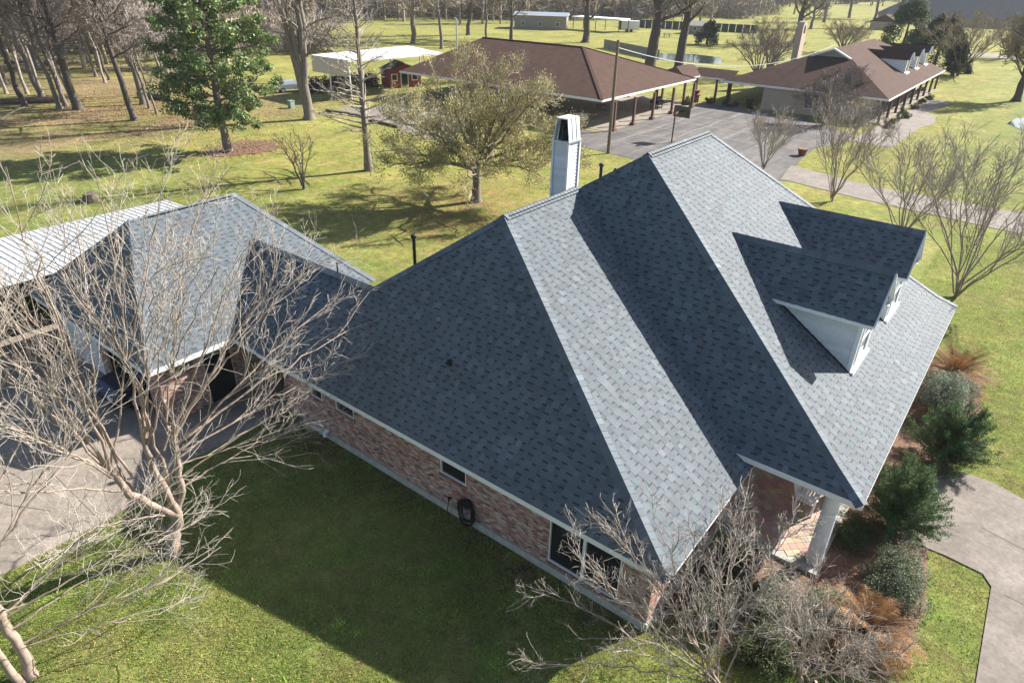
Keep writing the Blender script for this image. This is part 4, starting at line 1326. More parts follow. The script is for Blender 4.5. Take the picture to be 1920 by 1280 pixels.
def juniper(seed, base, h, r, label, lean=(0, 0)):
    """feathery upright sprays"""
    rng = np.random.default_rng(seed)
    root = empty('juniper', base, label=label, cat='shrub')
    pos, nrm, tubes = [], [], []
    for i in range(150):
        z = h * (.06 + .86 * rng.random())
        a = rng.random() * 2 * math.pi
        w = r * (1 - (z / h) ** 1.6) ** .7 * rng.uniform(.55, 1.12) + .12
        s_ = np.array((lean[0] * z / h, lean[1] * z / h, z * .55))
        e_ = np.array((lean[0] * z / h + w * math.cos(a), lean[1] * z / h + w * math.sin(a), z + .25 * h * rng.random() * .8))
        L = limb(rng, s_, e_, 5, -.05, .03)
        tubes.append((L, list(np.linspace(.025, .006, 6)), 3))
        Lp = np.array(L); m_ = 300
        t = rng.random(m_) ** .6 * 5; k = np.minimum(t.astype(int), 4); f = (t - k)[:, None]
        p = Lp[k] * (1 - f) + Lp[k + 1] * f
        p = p + rng.normal(size=(m_, 3)) * np.array((.12, .12, .13)) * (1.15 - t / 6)[:, None]
        pos.append(p); nrm.append(rng.normal(size=(m_, 3)) + np.array((math.cos(a), math.sin(a), .3)) * .5)
    pos = np.concatenate(pos); nrm = np.concatenate(nrm)
    ok = pos[:, 2] > .05; pos, nrm = pos[ok], nrm[ok]; n = len(pos)
    col = vary(rng, (.08, .14, .055), n, .35, .1)
    y = rng.random(n) < .06; col[y] = vary(rng, (.14, .10, .05), int(y.sum()), .2, .1)
    link_mesh('stems', tubes_mesh('stems', tubes, M['bark_dark']), root)
    link_mesh('foliage', leaf_cloud('foliage', pos, nrm, rng.uniform(.02, .042, n), col, M['leafmatte'], .35), root)


juniper(71, (20.35, 8.9, 0), 2.5, 1.35, 'green feathery juniper beside the porch corner and walk')
juniper(72, (20.8, 13.4, 0), 2.4, 1.45, 'green feathery juniper at the far end of the walk', (.3, .4))
GREYG = [(.15, .175, .105), (.20, .22, .15), (.11, .14, .075)]
shrub('silver_shrub', 73, (20.35, 17.2, 0), (1.35, 1.45, 2.0), 20000, .035, [(.20, .225, .17), (.26, .28, .22), (.14, .17, .11)], 'rounded silver-grey shrub below the front eave', group='clipped grey shrubs')
shrub('silver_shrub', 74, (20.75, 6.2, 0), (1.05, 1.25, 1.45), 16000, .032, GREYG, 'rounded grey-green shrub in front of the porch column', group='clipped grey shrubs')
shrub('silver_shrub', 75, (19.7, 3.6, 0), (.95, 1.1, 1.1), 11000, .032, GREYG, 'grey-green shrub below the porch behind bare twigs', group='clipped grey shrubs')
shrub('low_shrub', 76, (19.35, 7.6, 0), (.7, 1.1, .75), 7000, .03, [(.06, .085, .03), (.10, .12, .05)], 'low dark green shrub against the porch edge')
shrub('low_shrub', 77, (1.0, .15, 0), (.5, .8, .35), 2600, .04, [(.045, .075, .02), (.08, .07, .035)], 'low dark plants at the back corner of the brick wall', lumps=14)
shrub('low_shrub', 78, (18.6, 15.6, 0), (.8, 1.6, 1.2), 7000, .035, [(.03, .05, .02), (.05, .07, .03)], 'dark green shrub in shade under the front eave')


shrub('silver_shrub', 171, (18.3, 3.3, 0), (.9, 1.0, 1.0), 9000, .032, GREYG, 'grey-green shrub between porch and the bare twiggy tree', group='clipped grey shrubs')
shrub('dark_shrub', 172, (17.2, 2.3, 0), (.9, 1.0, 1.0), 9000, .034, [(.055, .08, .03), (.09, .11, .05)], 'dark green shrub close to the front corner brickwork', group='dark front shrubs')
shrub('dark_shrub', 173, (18.7, 1.7, 0), (1.0, .9, .9), 9000, .034, [(.055, .08, .03), (.10, .11, .05)], 'dark green shrub under the two bare twiggy trees', group='dark front shrubs')
shrub('dark_shrub', 174, (17.0, 3.9, 0), (.6, .8, .8), 6000, .034, [(.055, .08, .03), (.09, .11, .05)], 'dark green shrub tucked below the front eave by the porch', group='dark front shrubs')


def brown_fronds(seed, base, r, h, nf, label):
    """cycad killed by frost: arching orange-brown feather fronds"""
    rng = np.random.default_rng(seed)
    root = empty('brown_sago_palm', base, label=label, cat='palm', group='frost-browned palms')
    V, Q, cols, tubes = [], [], [], []
    k = 0
    for i in range(nf):
        a = rng.random() * 2 * math.pi
        el = rng.uniform(.15, 1.35)
        L = r * rng.uniform(.75, 1.15)
        d = np.array((math.cos(a) * math.cos(el), math.sin(a) * math.cos(el), math.sin(el)))
        p = np.array((0, 0, .35)) + d * .1
        pts = [p]
        for s_ in range(9):
            d = unit(d + np.array((0, 0, -.13)) + rng.normal(size=3) * .03)
            p = p + d * L / 9; pts.append(p)
        tubes.append((pts, list(np.linspace(.012, .004, 10)), 3))
        base_c = np.array((.235, .122, .05)) * math.exp(rng.normal() * .3)
        for s_ in range(1, 9):
            for e in range(4):
                q = pts[s_] + (pts[s_ + 1] - pts[s_]) * e / 4 if s_ < 9 else pts[s_]
                t = unit(pts[s_ + 1] - pts[s_])
                side = unit(np.cross(t, (0, 0, 1.0)))
                for sg in (-1, 1):
                    ll = L * .17 * math.sin(math.pi * (s_ + e / 4) / 10) + .03
                    tip = q + side * sg * ll + t * ll * .6 + np.array((0, 0, -.03)) + rng.normal(size=3) * .015
                    V += [q - t * .012, q + t * .012, tip]
                    Q.append((k, k + 1, k + 2)); k += 3
                    cols.append(base_c * math.exp(rng.normal() * .2))
    link_mesh('stalks', tubes_mesh('stalks', tubes, M['twig_tan']), root)
    link_mesh('fronds', np_mesh('fronds', np.array(V), np.array(Q), M['hair'], np.array(cols)), root)
    b = MB(); b.cyl((0, 0, 0), (0, 0, .45), .22, .16, 12); b.build('trunk', M['bark_dark'], root, off=(0, 0, 0))


brown_fronds(81, (20.55, 3.75, 0), 1.3, 1.25, 110, 'orange-brown dead palm among shrubs by the front corner')
brown_fronds(82, (20.25, 19.9, 0), 1.55, 1.3, 80, 'orange-brown dead palm beside the front eave')
BED = [(15.9, 1.2), (17.2, 1.5), (18.4, 1.3), (19.6, 2.1), (20.7, 2.6), (21.5, 4.2), (21.7, 6), (21.4, 8), (21.0, 11.5), (21.5, 15), (21.6, 18), (21.3, 21.6), (18.0, 22), (16.5, 22), (16.5, 5), (15.9, 4)]
sheet('planting_bed', BED, M['mulch'], .02)

# ------------------------------------------------------------------ white metal outbuilding behind the garage
shed = empty('metal_outbuilding', (-15.7, -1.5, 0), label='low outbuilding with ribbed white metal roof behind the garage', cat='building')
mx0, mx1, my0, my1 = -19.3, -12.0, -9.0, 6.8
def mz(x): return 2.9 + (x - mx0) / (mx1 - mx0) * .28
yy = my0
while yy < my1 - .05:
    y2 = min(yy + .9, my1)
    b = MB(); b.raw([(mx0, yy, mz(mx0) - .03), (mx1, yy, mz(mx1) - .03), (mx1, y2 - .004, mz(mx1) - .03), (mx0, y2 - .004, mz(mx0) - .03),
                     (mx0, yy, mz(mx0)), (mx1, yy, mz(mx1)), (mx1, y2 - .004, mz(mx1)), (mx0, y2 - .004, mz(mx0))],
                    [(3, 2, 1, 0), (4, 5, 6, 7), (0, 1, 5, 4), (1, 2, 6, 5), (2, 3, 7, 6), (3, 0, 4, 7)])
    po = b.build('roof_panel', M['metalroof'], shed)
    for k in range(3):
        yr = yy + .05 + k * .3
        if yr > y2: break
        b = MB(); b.bar((mx0, yr, mz(mx0) + .012), (mx1, yr, mz(mx1) + .012), .04, .03); b.build('rib', M['metalroof'], po, off=tuple(shed.location))
    yy = y2
for a, b_ in (((mx0 + .3, my0 + .3), (mx1 - .2, my0 + .4)), ((mx0 + .3, my1 - .4), (mx1 - .2, my1 - .3)), ((mx0 + .3, my0 + .4), (mx0 + .4, my1 - .4))):
    b = MB(); b.box((*a, 0), (*b_, 2.84)); b.build('wall', M['greywood'], shed)

# ------------------------------------------------------------------ cars
def car(base, rz, paint, label):
    root = empty('parked_car', base, rz, label=label, cat='car')
    prof = [(-2.2, .45), (-2.25, .75), (-2.1, .98), (-1.5, 1.05), (-1.05, 1.42), (.35, 1.46), (1.0, 1.05), (1.9, .92), (2.2, .72), (2.2, .42)]
    b = MB(); n = len(prof)
    def ring(w, top):
        return [(x, sg * (w if z < 1.06 else w - .16), z) for x, z in prof for sg in (1,)]
    L_ = [(x, .86 if z < 1.06 else .68, z) for x, z in prof]; R_ = [(x, -y, z) for x, y, z in L_]
    b.raw(L_ + R_, [(i, i + 1, n + i + 1, n + i) for i in range(n - 1)] + [tuple(range(n - 1, -1, -1)), tuple(range(n, 2 * n)), (n - 1, 0, n, 2 * n - 1)])
    b.build('body', paint, root, off=(0, 0, 0))
    for a, c in (((.37, 1.45), (.97, 1.08)), ((-1.08, 1.41), (-1.47, 1.08))):
        s_ = 1 if a[0] > 0 else -1
        g_ = MB(); g_.face([(a[0] + s_ * .02, -.6, a[1] - .02), (a[0] + s_ * .02, .6, a[1] - .02), (c[0] + s_ * .02, .72, c[1]), (c[0] + s_ * .02, -.72, c[1])][::s_]); g_.build('windscreen', M['glass'], root, off=(0, 0, 0))
    for sg in (-1, 1):
        g_ = MB(); g_.face([(-1.35, sg * .84, 1.09), (.85, sg * .84, 1.09), (.3, sg * .7, 1.40), (-1.0, sg * .7, 1.38)][::-sg]); g_.build('side_window', M['glass'], root, off=(0, 0, 0))
        for x in (-1.4, 1.4):
            w = MB(); w.cyl((x, sg * .68, .33), (x, sg * .89, .33), .33, n=18); wo = w.build('wheel', M['rubber'], root, off=(0, 0, 0))
            w = MB(); w.cyl((x, sg * .885, .33), (x, sg * .90, .33), .2, n=14); w.build('rim', M['galv'], wo, off=(0, 0, 0))
        h = MB(); h.box((2.16, sg * .62 - .16, .66), (2.225, sg * .62 + .16, .80)); h.build('headlight', M['white'], root, off=(0, 0, 0))
    return root


car((-4.9, -1.55, .06), math.radians(-90), M['carpaint_navy'], 'dark navy car nosing out of the garage behind bare branches')
p = G(548, 172); car((p[0], p[1], 0), math.radians(70), M['carpaint_silver'], 'silver car parked behind the large twin-trunk tree')

# ------------------------------------------------------------------ neighbour: pavilion, walkway, house
def hip_roof_part(name, root, planes, m):
    b = MB()
    for pl in planes: b.face(pl)
    return b.build(name, m, root)


def eave(root, p, q, h=.22, m=None):
    b = MB(); b.bar(np.array(p) - (0, 0, h / 2), np.array(q) - (0, 0, h / 2), .06, h); return b.build('fascia', m or M['white'], root)


pav = empty('carport_pavilion', (-30, 66, 0), label='open carport pavilion with brown hip roof on wooden posts', cat='building')
PE = 3.3
c1 = G(1129, 188, PE); x1, y1 = c1[0], c1[1]
y2 = 76.5
pk = (-28.5, 65.6, 6.9); pk2 = (-44.8, 65.6, 6.9); xw = -48.5
A_, B_, C_, D_ = (x1, y1, PE), (x1, y2, PE), (xw, y2, PE), (xw, y1, PE)
hip_roof_part('roof', pav, [[A_, B_, pk], [D_, A_, pk, pk2], [B_, C_, pk2, pk], [C_, D_, pk2]], M['brownroof'])
rc = MB()
for p, q in ((A_, pk), (B_, pk), (pk, pk2)): rc.bar(np.array(p) + (0, 0, .03), np.array(q) + (0, 0, .03), .35, .06)
rc.build('ridge_caps', M['brownroof2'], pav)['kind'] = 'stuff'
eave(pav, A_, B_); eave(pav, D_, A_)
b = MB(); b.box((xw + .1, y1 + .1, PE - .26), (x1 - .1, y2 - .1, PE - .22)); b.build('ceiling', M['soffit'], pav)
for y in (54.9, 59.2, 63.8, 68.8, 74.6):
    b = MB(); b.box((x1 + .6, y - .13, .04), (x1 + .86, y + .13, PE - .26)); po = b.build('post', M['post'], pav)
    b = MB(); b.box((x1 + .45, y - .27, .04), (x1 + 1.0, y + .27, .3)); b.build('post_base', M['mulch'], po, off=tuple(pav.location))
for x, y in ((-26, 55.2), (-33, 55.2), (-22, 74), (-27, 75.6), (-33, 75.6)):
    b = MB(); b.box((x - .16, y - .16, .04), (x + .16, y + .16, PE - .26)); b.build('post', M['post'], pav)
b = MB(); b.box((-38, 56, .04), (-37.8, 64.5, PE - .26)); w_ = b.build('rear_wall', M['tanbrick'], pav)
b = MB(); b.box((-37.8, 60, .05), (-37.74, 61.1, 2.1)); b.build('door', M['galv'], w_, off=tuple(pav.location))
grill = empty('barbecue_grill', (-20.0, 70.3, .04), label='black covered barbecue grill under the carport edge', cat='grill')
b = MB(); b.box((-20.6, 69.6, .75), (-19.4, 71.0, 1.05)); b.cyl((-20.0, 69.6, 1.05), (-20.0, 71.0, 1.05), .45, n=14); b.build('hood', M['black'], grill)
for x, y in ((-20.5, 69.7), (-19.5, 69.7), (-20.5, 70.9), (-19.5, 70.9)):
    b = MB(); b.box((x - .04, y - .04, .04), (x + .04, y + .04, .75)); b.build('leg', M['black'], grill)

wb = empty('storage_chest', (-23.0, 57.6, .04), label='small white storage chest under the near corner of the carport pavilion', cat='chest')
b = MB(); b.box((-23.5, 57.2, .04), (-22.5, 58.0, .62)); b.build('body', M['white'], wb)
b = MB(); b.box((-23.55, 57.15, .63), (-22.45, 58.05, .72)); b.build('lid', M['white'], wb)
tb = empty('patio_table', (-24.5, 64.5, .04), label='dark patio table standing under the carport pavilion', cat='table')
b = MB(); b.cyl((-24.5, 64.5, .72), (-24.5, 64.5, .78), .75, n=20); b.build('tabletop', M['black'], tb)
for dx, dy in ((-.4, -.4), (.4, -.4), (.4, .4), (-.4, .4)):
    b = MB(); b.cyl((-24.5 + dx, 64.5 + dy, .04), (-24.5 + dx * .8, 64.5 + dy * .8, .72), .035, n=8); b.build('leg', M['black'], tb)
bn = empty('wheeled_bin', (-11.3, 79.3, .0), label='dark green wheeled bin at the corner of the tan brick house', cat='bin')
b = MB(); b.raw([(-11.6, 79.0, .1), (-11.0, 79.0, .1), (-11.0, 79.6, .1), (-11.6, 79.6, .1), (-11.68, 78.9, 1.1), (-10.92, 78.9, 1.1), (-10.92, 79.68, 1.1), (-11.68, 79.68, 1.1)], [(0, 3, 2, 1), (4, 5, 6, 7), (0, 1, 5, 4), (1, 2, 6, 5), (2, 3, 7, 6), (3, 0, 4, 7)]); b.build('body', M['rubber'], bn)
b = MB(); b.box((-11.72, 78.86, 1.11), (-10.88, 79.72, 1.2)); b.build('lid', M['rubber'], bn)
for x in (-11.62, -10.98):
    b = MB(); b.cyl((x - .03, 79.6, .12), (x + .03, 79.6, .12), .12, n=12); b.build('wheel', M['black'], bn)
lnk = empty('covered_walkway', (-18, 79, 0), label='low brown-roofed covered walkway joining carport and brick house', cat='building')
lx0, lx1, ly0, ly1 = -24.0, -19.0, 76.0, 82.6
rA, rB = (-21.5, 77.8, 4.3), (-21.5, 82.6, 4.3)
hip_roof_part('roof', lnk, [[(lx1, ly0, 3.2), (lx1, ly1, 3.2), rB, rA], [(lx0, ly1, 3.2), (lx0, ly0, 3.2), rA, rB], [(lx0, ly0, 3.2), (lx1, ly0, 3.2), rA]], M['brownroof'])
hip_roof_part('side_roof', lnk, [[(-19.4, 80.2, 3.1), (-14.6, 80.2, 3.1), (-14.6, 82.4, 4.0), (-20.4, 82.4, 4.0)]], M['brownroof'])
eave(lnk, (lx1, ly0, 3.2), (lx1, 80.2, 3.2), .16); eave(lnk, (-19.2, 80.2, 3.1), (-14.6, 80.2, 3.1), .16)
for x, y in ((-19.3, 76.6), (-19.3, 79.8), (-16.6, 80.5), (-14.9, 80.5), (-23.6, 79), (-20.5, 83), (-16, 84)):
    b = MB(); b.box((x - .13, y - .13, 0), (x + .13, y + .13, 3.1)); b.build('post', M['post'], lnk)

# iron fountain and planting behind the walkway
fo = empty('garden_urn', (-19.9, 80.8, 0), label='brick-red garden urn pedestal by the covered walkway', cat='urn')
b = MB()
for z0, z1, r0, r1 in ((0, .9, .45, .4), (.9, 1.0, .6, .6), (1.0, 1.5, .2, .5)): b.cyl((-18.6, 79.0, z0), (-18.6, 79.0, z1), r0, r1, 14)
b.build('pedestal', M['clay'], fo)
for i, (x, y, sx) in enumerate(((-18.4, 75.9, .9), (-18.6, 77.3, 1.1), (-16.8, 79.0, .8), (-14.4, 79.3, .9), (-13.2, 79.3, .7))):
    shrub('garden_shrub', 300 + i, (x, y, 0), (sx, sx, .9), 900, .08, [(.10, .085, .05), (.07, .08, .035)], ['brown low shrub left of the covered walkway', 'brown mounded shrub before the covered walkway', 'small shrub next to the red urn', 'small dark shrub by the corner of the brick house', 'rightmost small shrub by the brick house corner'][i], lumps=10)

h2 = empty('neighbour_house', (-5, 99, 0), label='long tan brick house with brown roof and three white dormers', cat='house')
HE = 2.95
hx0, hx1, hy0, hy1 = -15.8, 4.55, 79.7, 118.0
rx = -4.6; gy = 87.5; rz_ = 7.25; ye = 108.5
fs = (rz_ - HE) / (hx1 - rx)
wz_ = 6.2                                # the hip meets the gablet here
gx0, gx1 = rx - (rz_ - wz_) / ((rz_ - HE) / (rx - hx0)), rx + (rz_ - wz_) / fs
a_, b_, c_, d_ = (hx0, hy0, HE), (hx1, hy0, HE), (hx1, hy1, HE), (hx0, hy1, HE)
P0, P1 = (rx, gy, rz_), (rx, ye, rz_)
gl_, gr_ = (gx0, gy, wz_), (gx1, gy, wz_)
hip_roof_part('roof', h2, [[a_, b_, gr_, gl_], [b_, c_, P1, P0, gr_], [c_, d_, P1], [d_, a_, gl_, P0, P1]], M['brownroof'])
b = MB(); b.face([gl_, gr_, P0]); b.build('gable_vent', M['greywood'], h2)
for p, q in ((gl_, P0), (gr_, P0)):
    b = MB(); b.bar(np.array(p) + (0, -.12, -.1), np.array(q) + (0, -.12, -.1), .2, .34, up=(0, 1, 0)); b.build('rake_board', M['white'], h2)
eave(h2, a_, b_); eave(h2, b_, c_); eave(h2, d_, a_)
b = MB()
b.box((hx0 + 5.6, hy0 + .6, 0), (hx1 - 3.4, hy1 - .6, HE - .1)); wl = b.build('wall', M['tanbrick'], h2)
b = MB(); b.box((hx0 + .1, hy0 + .1, HE - .2), (hx1 - .1, hy1 - .1, HE - .16)); b.build('soffit', M['soffit'], h2)
b = MB(); b.box((hx1 - 3.4, hy0 + .6, 0), (hx1 - .3, hy1 - .6, .14)); b.build('porch_floor', M['concrete'], h2)
for y in np.linspace(hy0 + .5, hy1 - .5, 9):
    b = MB(); b.box((hx1 - .75, y - .14, .14), (hx1 - .47, y + .14, HE - .2)); b.build('post', M['post'], h2)
def far_window(root, x0, x1, z0, z1, y=None, x=None, nm=2):
    f_ = MB()
    if y is not None:
        f_.box((x0, y - .07, z0), (x1, y - .005, z1)); o = f_.build('window', M['white'], root)
        for k in range(nm):
            for r_ in range(2):
                w = (x1 - x0 - .16) / nm; h = (z1 - z0 - .16) / 2
                p_ = MB(); p_.box((x0 + .08 + k * w + .02, y - .1, z0 + .08 + r_ * h + .02), (x0 + .08 + (k + 1) * w - .02, y - .074, z0 + .08 + (r_ + 1) * h - .02)); p_.build('pane', M['glass'], o, off=tuple(root.location))
    else:
        f_.box((x + .005, x0, z0), (x + .07, x1, z1)); o = f_.build('window', M['white'], root)
        for k in range(nm):
            for r_ in range(2):
                w = (x1 - x0 - .16) / nm; h = (z1 - z0 - .16) / 2
                p_ = MB(); p_.box((x + .074, x0 + .08 + k * w + .02, z0 + .08 + r_ * h + .02), (x + .1, x0 + .08 + (k + 1) * w - .02, z0 + .08 + (r_ + 1) * h - .02)); p_.build('pane', M['glass'], o, off=tuple(root.location))
far_window(h2, -4.9, -3.2, .75, 2.55, y=hy0 + .6)
far_window(h2, -1.9, -.9, .75, 2.55, y=hy0 + .6)
for y in (86, 91, 96, 102, 108, 113): far_window(h2, y, y + 1.8, .7, 2.4, x=hx1 - 3.4)
for i, y in enumerate((98.6, 105.4, 112.2)):
    xf = 2.4; hw = 1.25; ez = 5.75; rz2 = 6.6
    zf = HE + fs * (hx1 - xf)
    xr = lambda z: hx1 - (z - HE) / fs
    b = MB()
    for sg in (-1, 1): b.face([(xf, y + sg * 1.05, zf - .1), (xf, y + sg * 1.05, ez), (xr(ez), y + sg * 1.05, ez)])
    b.face([(xf, y - 1.05, zf - .1), (xf, y + 1.05, zf - .1), (xf, y + 1.05, ez), (xf, y, rz2 - .1), (xf, y - 1.05, ez)])
    o = b.build('dormer', M['white'], h2)
    b = MB(); b.face([(xf + .3, y - hw, ez - .1), (xf + .3, y, rz2), (xr(rz2), y, rz2), (xr(ez) - .3, y - hw, ez - .1)]); b.face([(xf + .3, y, rz2), (xf + .3, y + hw, ez - .1), (xr(ez) - .3, y + hw, ez - .1), (xr(rz2), y, rz2)]); b.build('dormer_roof', M['brownroof2'], o, off=tuple(h2.location))
    for sg in (-1, 1):
        b = MB(); b.bar((xf + .3, y + sg * hw, ez - .12), (xf + .3, y, rz2 - .04), .06, .2, up=(1, 0, 0)); b.build('rake_board', M['white'], o, off=tuple(h2.location))
    b = MB(); b.box((xf + .01, y - .6, zf + .2), (xf + .05, y + .6, ez - .2)); b.build('pane', M['glass'], o, off=tuple(h2.location))
    b = MB(); b.box((xf, y - 1.2, zf - .1), (xf + .25, y + 1.2, zf + .08)); b.build('window_sill', M['white'], o, off=tuple(h2.location))
# tall brick chimney with an arched top
chb = MB(); cy_ = 103.6; cx_ = -14.0
pts = [(-.95, 0), (.95, 0), (.95, 7.6)] + [(.95 * math.cos(t), 8.3 + .95 * math.sin(t)) for t in np.linspace(0, math.pi, 12)] + [(-.95, 7.6)]
n = len(pts)
for dx in (0,):
    vs = [(cx_ - .45, cy_ + y, z) for y, z in pts] + [(cx_ + .45, cy_ + y, z) for y, z in pts]
    chb.raw(vs, [(k, (k + 1) % n, n + (k + 1) % n, n + k) for k in range(n)] + [tuple(range(n - 1, -1, -1)), tuple(range(n, 2 * n))])
cho = chb.build('chimney', M['tanbrick'], h2)
b = MB(); b.raw([(cx_ + .455, cy_ + .5 * y, 7.6 + (z - 7.6) * .7) for y, z in pts[2:]], [tuple(range(len(pts) - 2))]); b.build('arch_opening', M['black'], cho, off=tuple(h2.location))
for i, (px, py) in enumerate(((1663, 236), (1683, 228), (1697, 222), (1713, 205), (1727, 195), (1741, 187), (1667, 240), (1690, 213), (1706, 172), (1724, 172))):
    p = G(px, py); gcol = [(.05, .075, .03), (.08, .09, .04)] if i % 3 else [(.12, .075, .045), (.08, .07, .04)]
    shrub('foundation_shrub', 320 + i, p, (.75, .75, .9), 700, .08, gcol, 'small round shrub in the bed along the far porch, number %s from the near end' % ['seven', 'five', 'four', 'three', 'two', 'one', 'eight', 'six', 'nine', 'ten'][i] if False else
          ['dark round shrub at the near end of the far porch bed', 'round shrub second along the far porch bed', 'green shrub third along the far porch bed', 'brown shrub midway along the far porch bed', 'green shrub past the middle of the far porch bed', 'shrub at the far end of the far porch bed',
           'low brown shrub at the very near corner of the far porch bed', 'shrub against the floor edge of the far porch', 'hanging fern shrub at the far post of the porch', 'last fern shrub by the end post of the far porch'][i], group='shrubs along the far porch', lumps=10)

# ------------------------------------------------------------------ white steel carport with red shed
wc = empty('white_carport', (-62, 62, 0), label='white metal carport on thin white legs beside red shed', cat='carport')
wr = [(-58.1, 46.9, 4.9), (-50.6, 46.7, 4.9), (-48.9, 61.7, 4.9), (-58.5, 64.6, 4.9)]
b = MB()
m0 = np.array(wr)
b.raw([*(m0 - (0, 0, .25)), *m0], [(3, 2, 1, 0), (4, 5, 6, 7), (0, 1, 5, 4), (1, 2, 6, 5), (2, 3, 7, 6), (3, 0, 4, 7)])
b.build('roof', M['white'], wc)
for px, py in ((660, 190), (623, 184), (735, 165), (789, 158)):
    p = G(px, py); 
    pr = min(1, 1)
    b = MB(); b.cyl(p, (p[0], p[1], 4.66), .09, n=8); b.build('leg', M['white'], wc)
b = MB(); p, q = G(623, 184), G(660, 190)
pa, pb = np.array(wr[0]), np.array(wr[1])
b.face([pa - (0, 0, .2), pb - (0, 0, .2), (pb[0], pb[1], 2.9), (pa[0], pa[1], 2.9)]); b.build('side_panel', M['galv'], wc)
rs = empty('red_shed', (-56, 61, 0), label='small red shed with white door and windows by carport', cat='shed')
p, q = np.array(G(731, 166)), np.array(G(790, 163))
dv = unit(q - p); nv = np.array((-dv[1], dv[0], 0))
if nv @ (CAM - p) > 0: nv = -nv
W_ = np.linalg.norm(q - p)
def RS(u_, d_, z_): return p + dv * u_ + nv * d_ + np.array((0, 0, z_))
b = MB()
b.raw([RS(0, 0, 0), RS(W_, 0, 0), RS(W_, 4, 0), RS(0, 4, 0), RS(0, 0, 2.3), RS(W_, 0, 2.3), RS(W_, 4, 2.3), RS(0, 4, 2.3), RS(W_ / 2, 0, 3.2), RS(W_ / 2, 4, 3.2)],
      [(0, 1, 5, 8, 4), (1, 2, 6, 5), (2, 3, 7, 9, 6), (3, 0, 4, 7)])
b.build('wall', M['red'], rs)
b = MB(); b.face([RS(-.3, -.2, 2.2), RS(-.3, 4.2, 2.2), RS(W_ / 2, 4.2, 3.3), RS(W_ / 2, -.2, 3.3)]); b.face([RS(W_ + .3, 4.2, 2.2), RS(W_ + .3, -.2, 2.2), RS(W_ / 2, -.2, 3.3), RS(W_ / 2, 4.2, 3.3)]); b.build('roof', M['darkroof'], rs)
for u0, u1, z0, z1, nm in ((.35 * W_, .60 * W_, 0.05, 2.05, 'door'), (.06 * W_, .26 * W_, .9, 1.9, 'window'), (.70 * W_, .90 * W_, .9, 1.9, 'window')):
    b = MB(); b.raw([RS(u0, -.06, z0), RS(u1, -.06, z0), RS(u1, -.06, z1), RS(u0, -.06, z1), RS(u0, 0, z0), RS(u1, 0, z0), RS(u1, 0, z1), RS(u0, 0, z1)], [(0, 1, 2, 3), (4, 5, 1, 0), (1, 5, 6, 2), (3, 2, 6, 7), (4, 0, 3, 7)]); o = b.build(nm, M['white'], rs)
    b = MB(); b.face([RS(u0 + .14, -.075, z0 + .18), RS(u1 - .14, -.075, z0 + .18), RS(u1 - .14, -.075, z1 - .14), RS(u0 + .14, -.075, z1 - .14)]); b.build('pane', M['glass'], o, off=tuple(rs.location))
# dark brush pile and stored things under the carport
for i, (px, py, sx) in enumerate(((600, 172, 2.6), (640, 165, 2.8), (690, 160, 3.0))):
    shrub('brush_pile', 340 + i, G(px, py), (sx, sx, 1.9), 2600, .16, [(.045, .04, .032), (.03, .03, .028), (.07, .06, .05)], ['dark brush heap just right of the twin-trunk tree', 'dark brush heap between the carport legs', 'dark brush heap deep under the white carport'][i], cat='brush pile', group='brush heaps under the carport')

# utility pole, cable, basketball hoop, posts
up = empty('utility_pole', (-12.2, 45.6, 0), label='plain wooden utility pole at the edge of the parking lot', cat='pole')
b = MB(); b.cyl((-12.2, 45.6, 0), (-12.2, 45.6, 9.9), .17, .12, 12); b.build('shaft', M['pole'], up)
pt = np.array((-12.2, 45.6, 9.3)); qt = np.array((-6, 93, 7.2))
cab = [pt + (qt - pt) * t - np.array((0, 0, 4 * 2.1 * t * (1 - t))) for t in np.linspace(0, 1, 24)]
ring_tube(cab, .035, 5).build('cable', M['galv'], up)
hp = empty('basketball_hoop', (-9.8, 54.1, 0), label='basketball hoop on brown pole at the parking lot', cat='basketball hoop')
hb = (-9.8, 54.1)
b = MB(); b.cyl((*hb, 0), (*hb, 2.9), .07, n=10); b.build('pole', M['post'], hp)
b = MB(); b.bar((hb[0], hb[1], 2.85), (hb[0] - .2, hb[1] + 1.5, 2.85), .12, .2); b.build('arm', M['post'], hp)
b = MB(); b.box((hb[0] - .9, hb[1] + 1.5, 2.3), (hb[0] + .9, hb[1] + 1.56, 3.4)); b.build('backboard', M['glass'], hp)
b = MB(); ring_tube([(hb[0] + .25 * math.cos(t), hb[1] + 1.9 + .25 * math.sin(t), 2.6) for t in np.linspace(0, 6.283, 17)], .02, 5).build('rim', M['clay'], hp)
pl_ = empty('flower_pot', G(1503, 292), label='terracotta flower pot at the corner of the lot', cat='pot')
b = MB(); b.cyl((0, 0, 0), (0, 0, .6), .3, .45, 14); b.cyl((0, 0, .6), (0, 0, .68), .5, .5, 14); b.build('pot', M['clay'], pl_, off=(0, 0, 0))
for i, (a, c) in enumerate((((612, 209), (700, 224)), ((648, 214), (685, 222)), ((690, 226), (745, 240)))):
    p, q = np.array(G(*a)), np.array(G(*c)); b = MB(); b.cyl(p + (0, 0, .14), q + (0, 0, .14), .15, .13, 8)
    tag(b.build('fallen_log', M['logwood']), ['long log lying left of the slender cypress', 'short log lying behind the longer one', 'log lying just right of the slender cypress'][i], 'log', 'logs by the gravel pad')
gb_ = empty('utility_box', G(547, 203), label='small pale green utility box by the twin-trunk tree', cat='utility box')
b = MB(); b.box((-.3, -.3, 0), (.3, .3, .8)); b.build('cabinet', M['padgreen'], gb_, off=(0, 0, 0)); b = MB(); b.box((-.33, -.33, .8), (.33, .33, .88)); b.build('lid', M['padgreen'], gb_, off=(0, 0, 0))

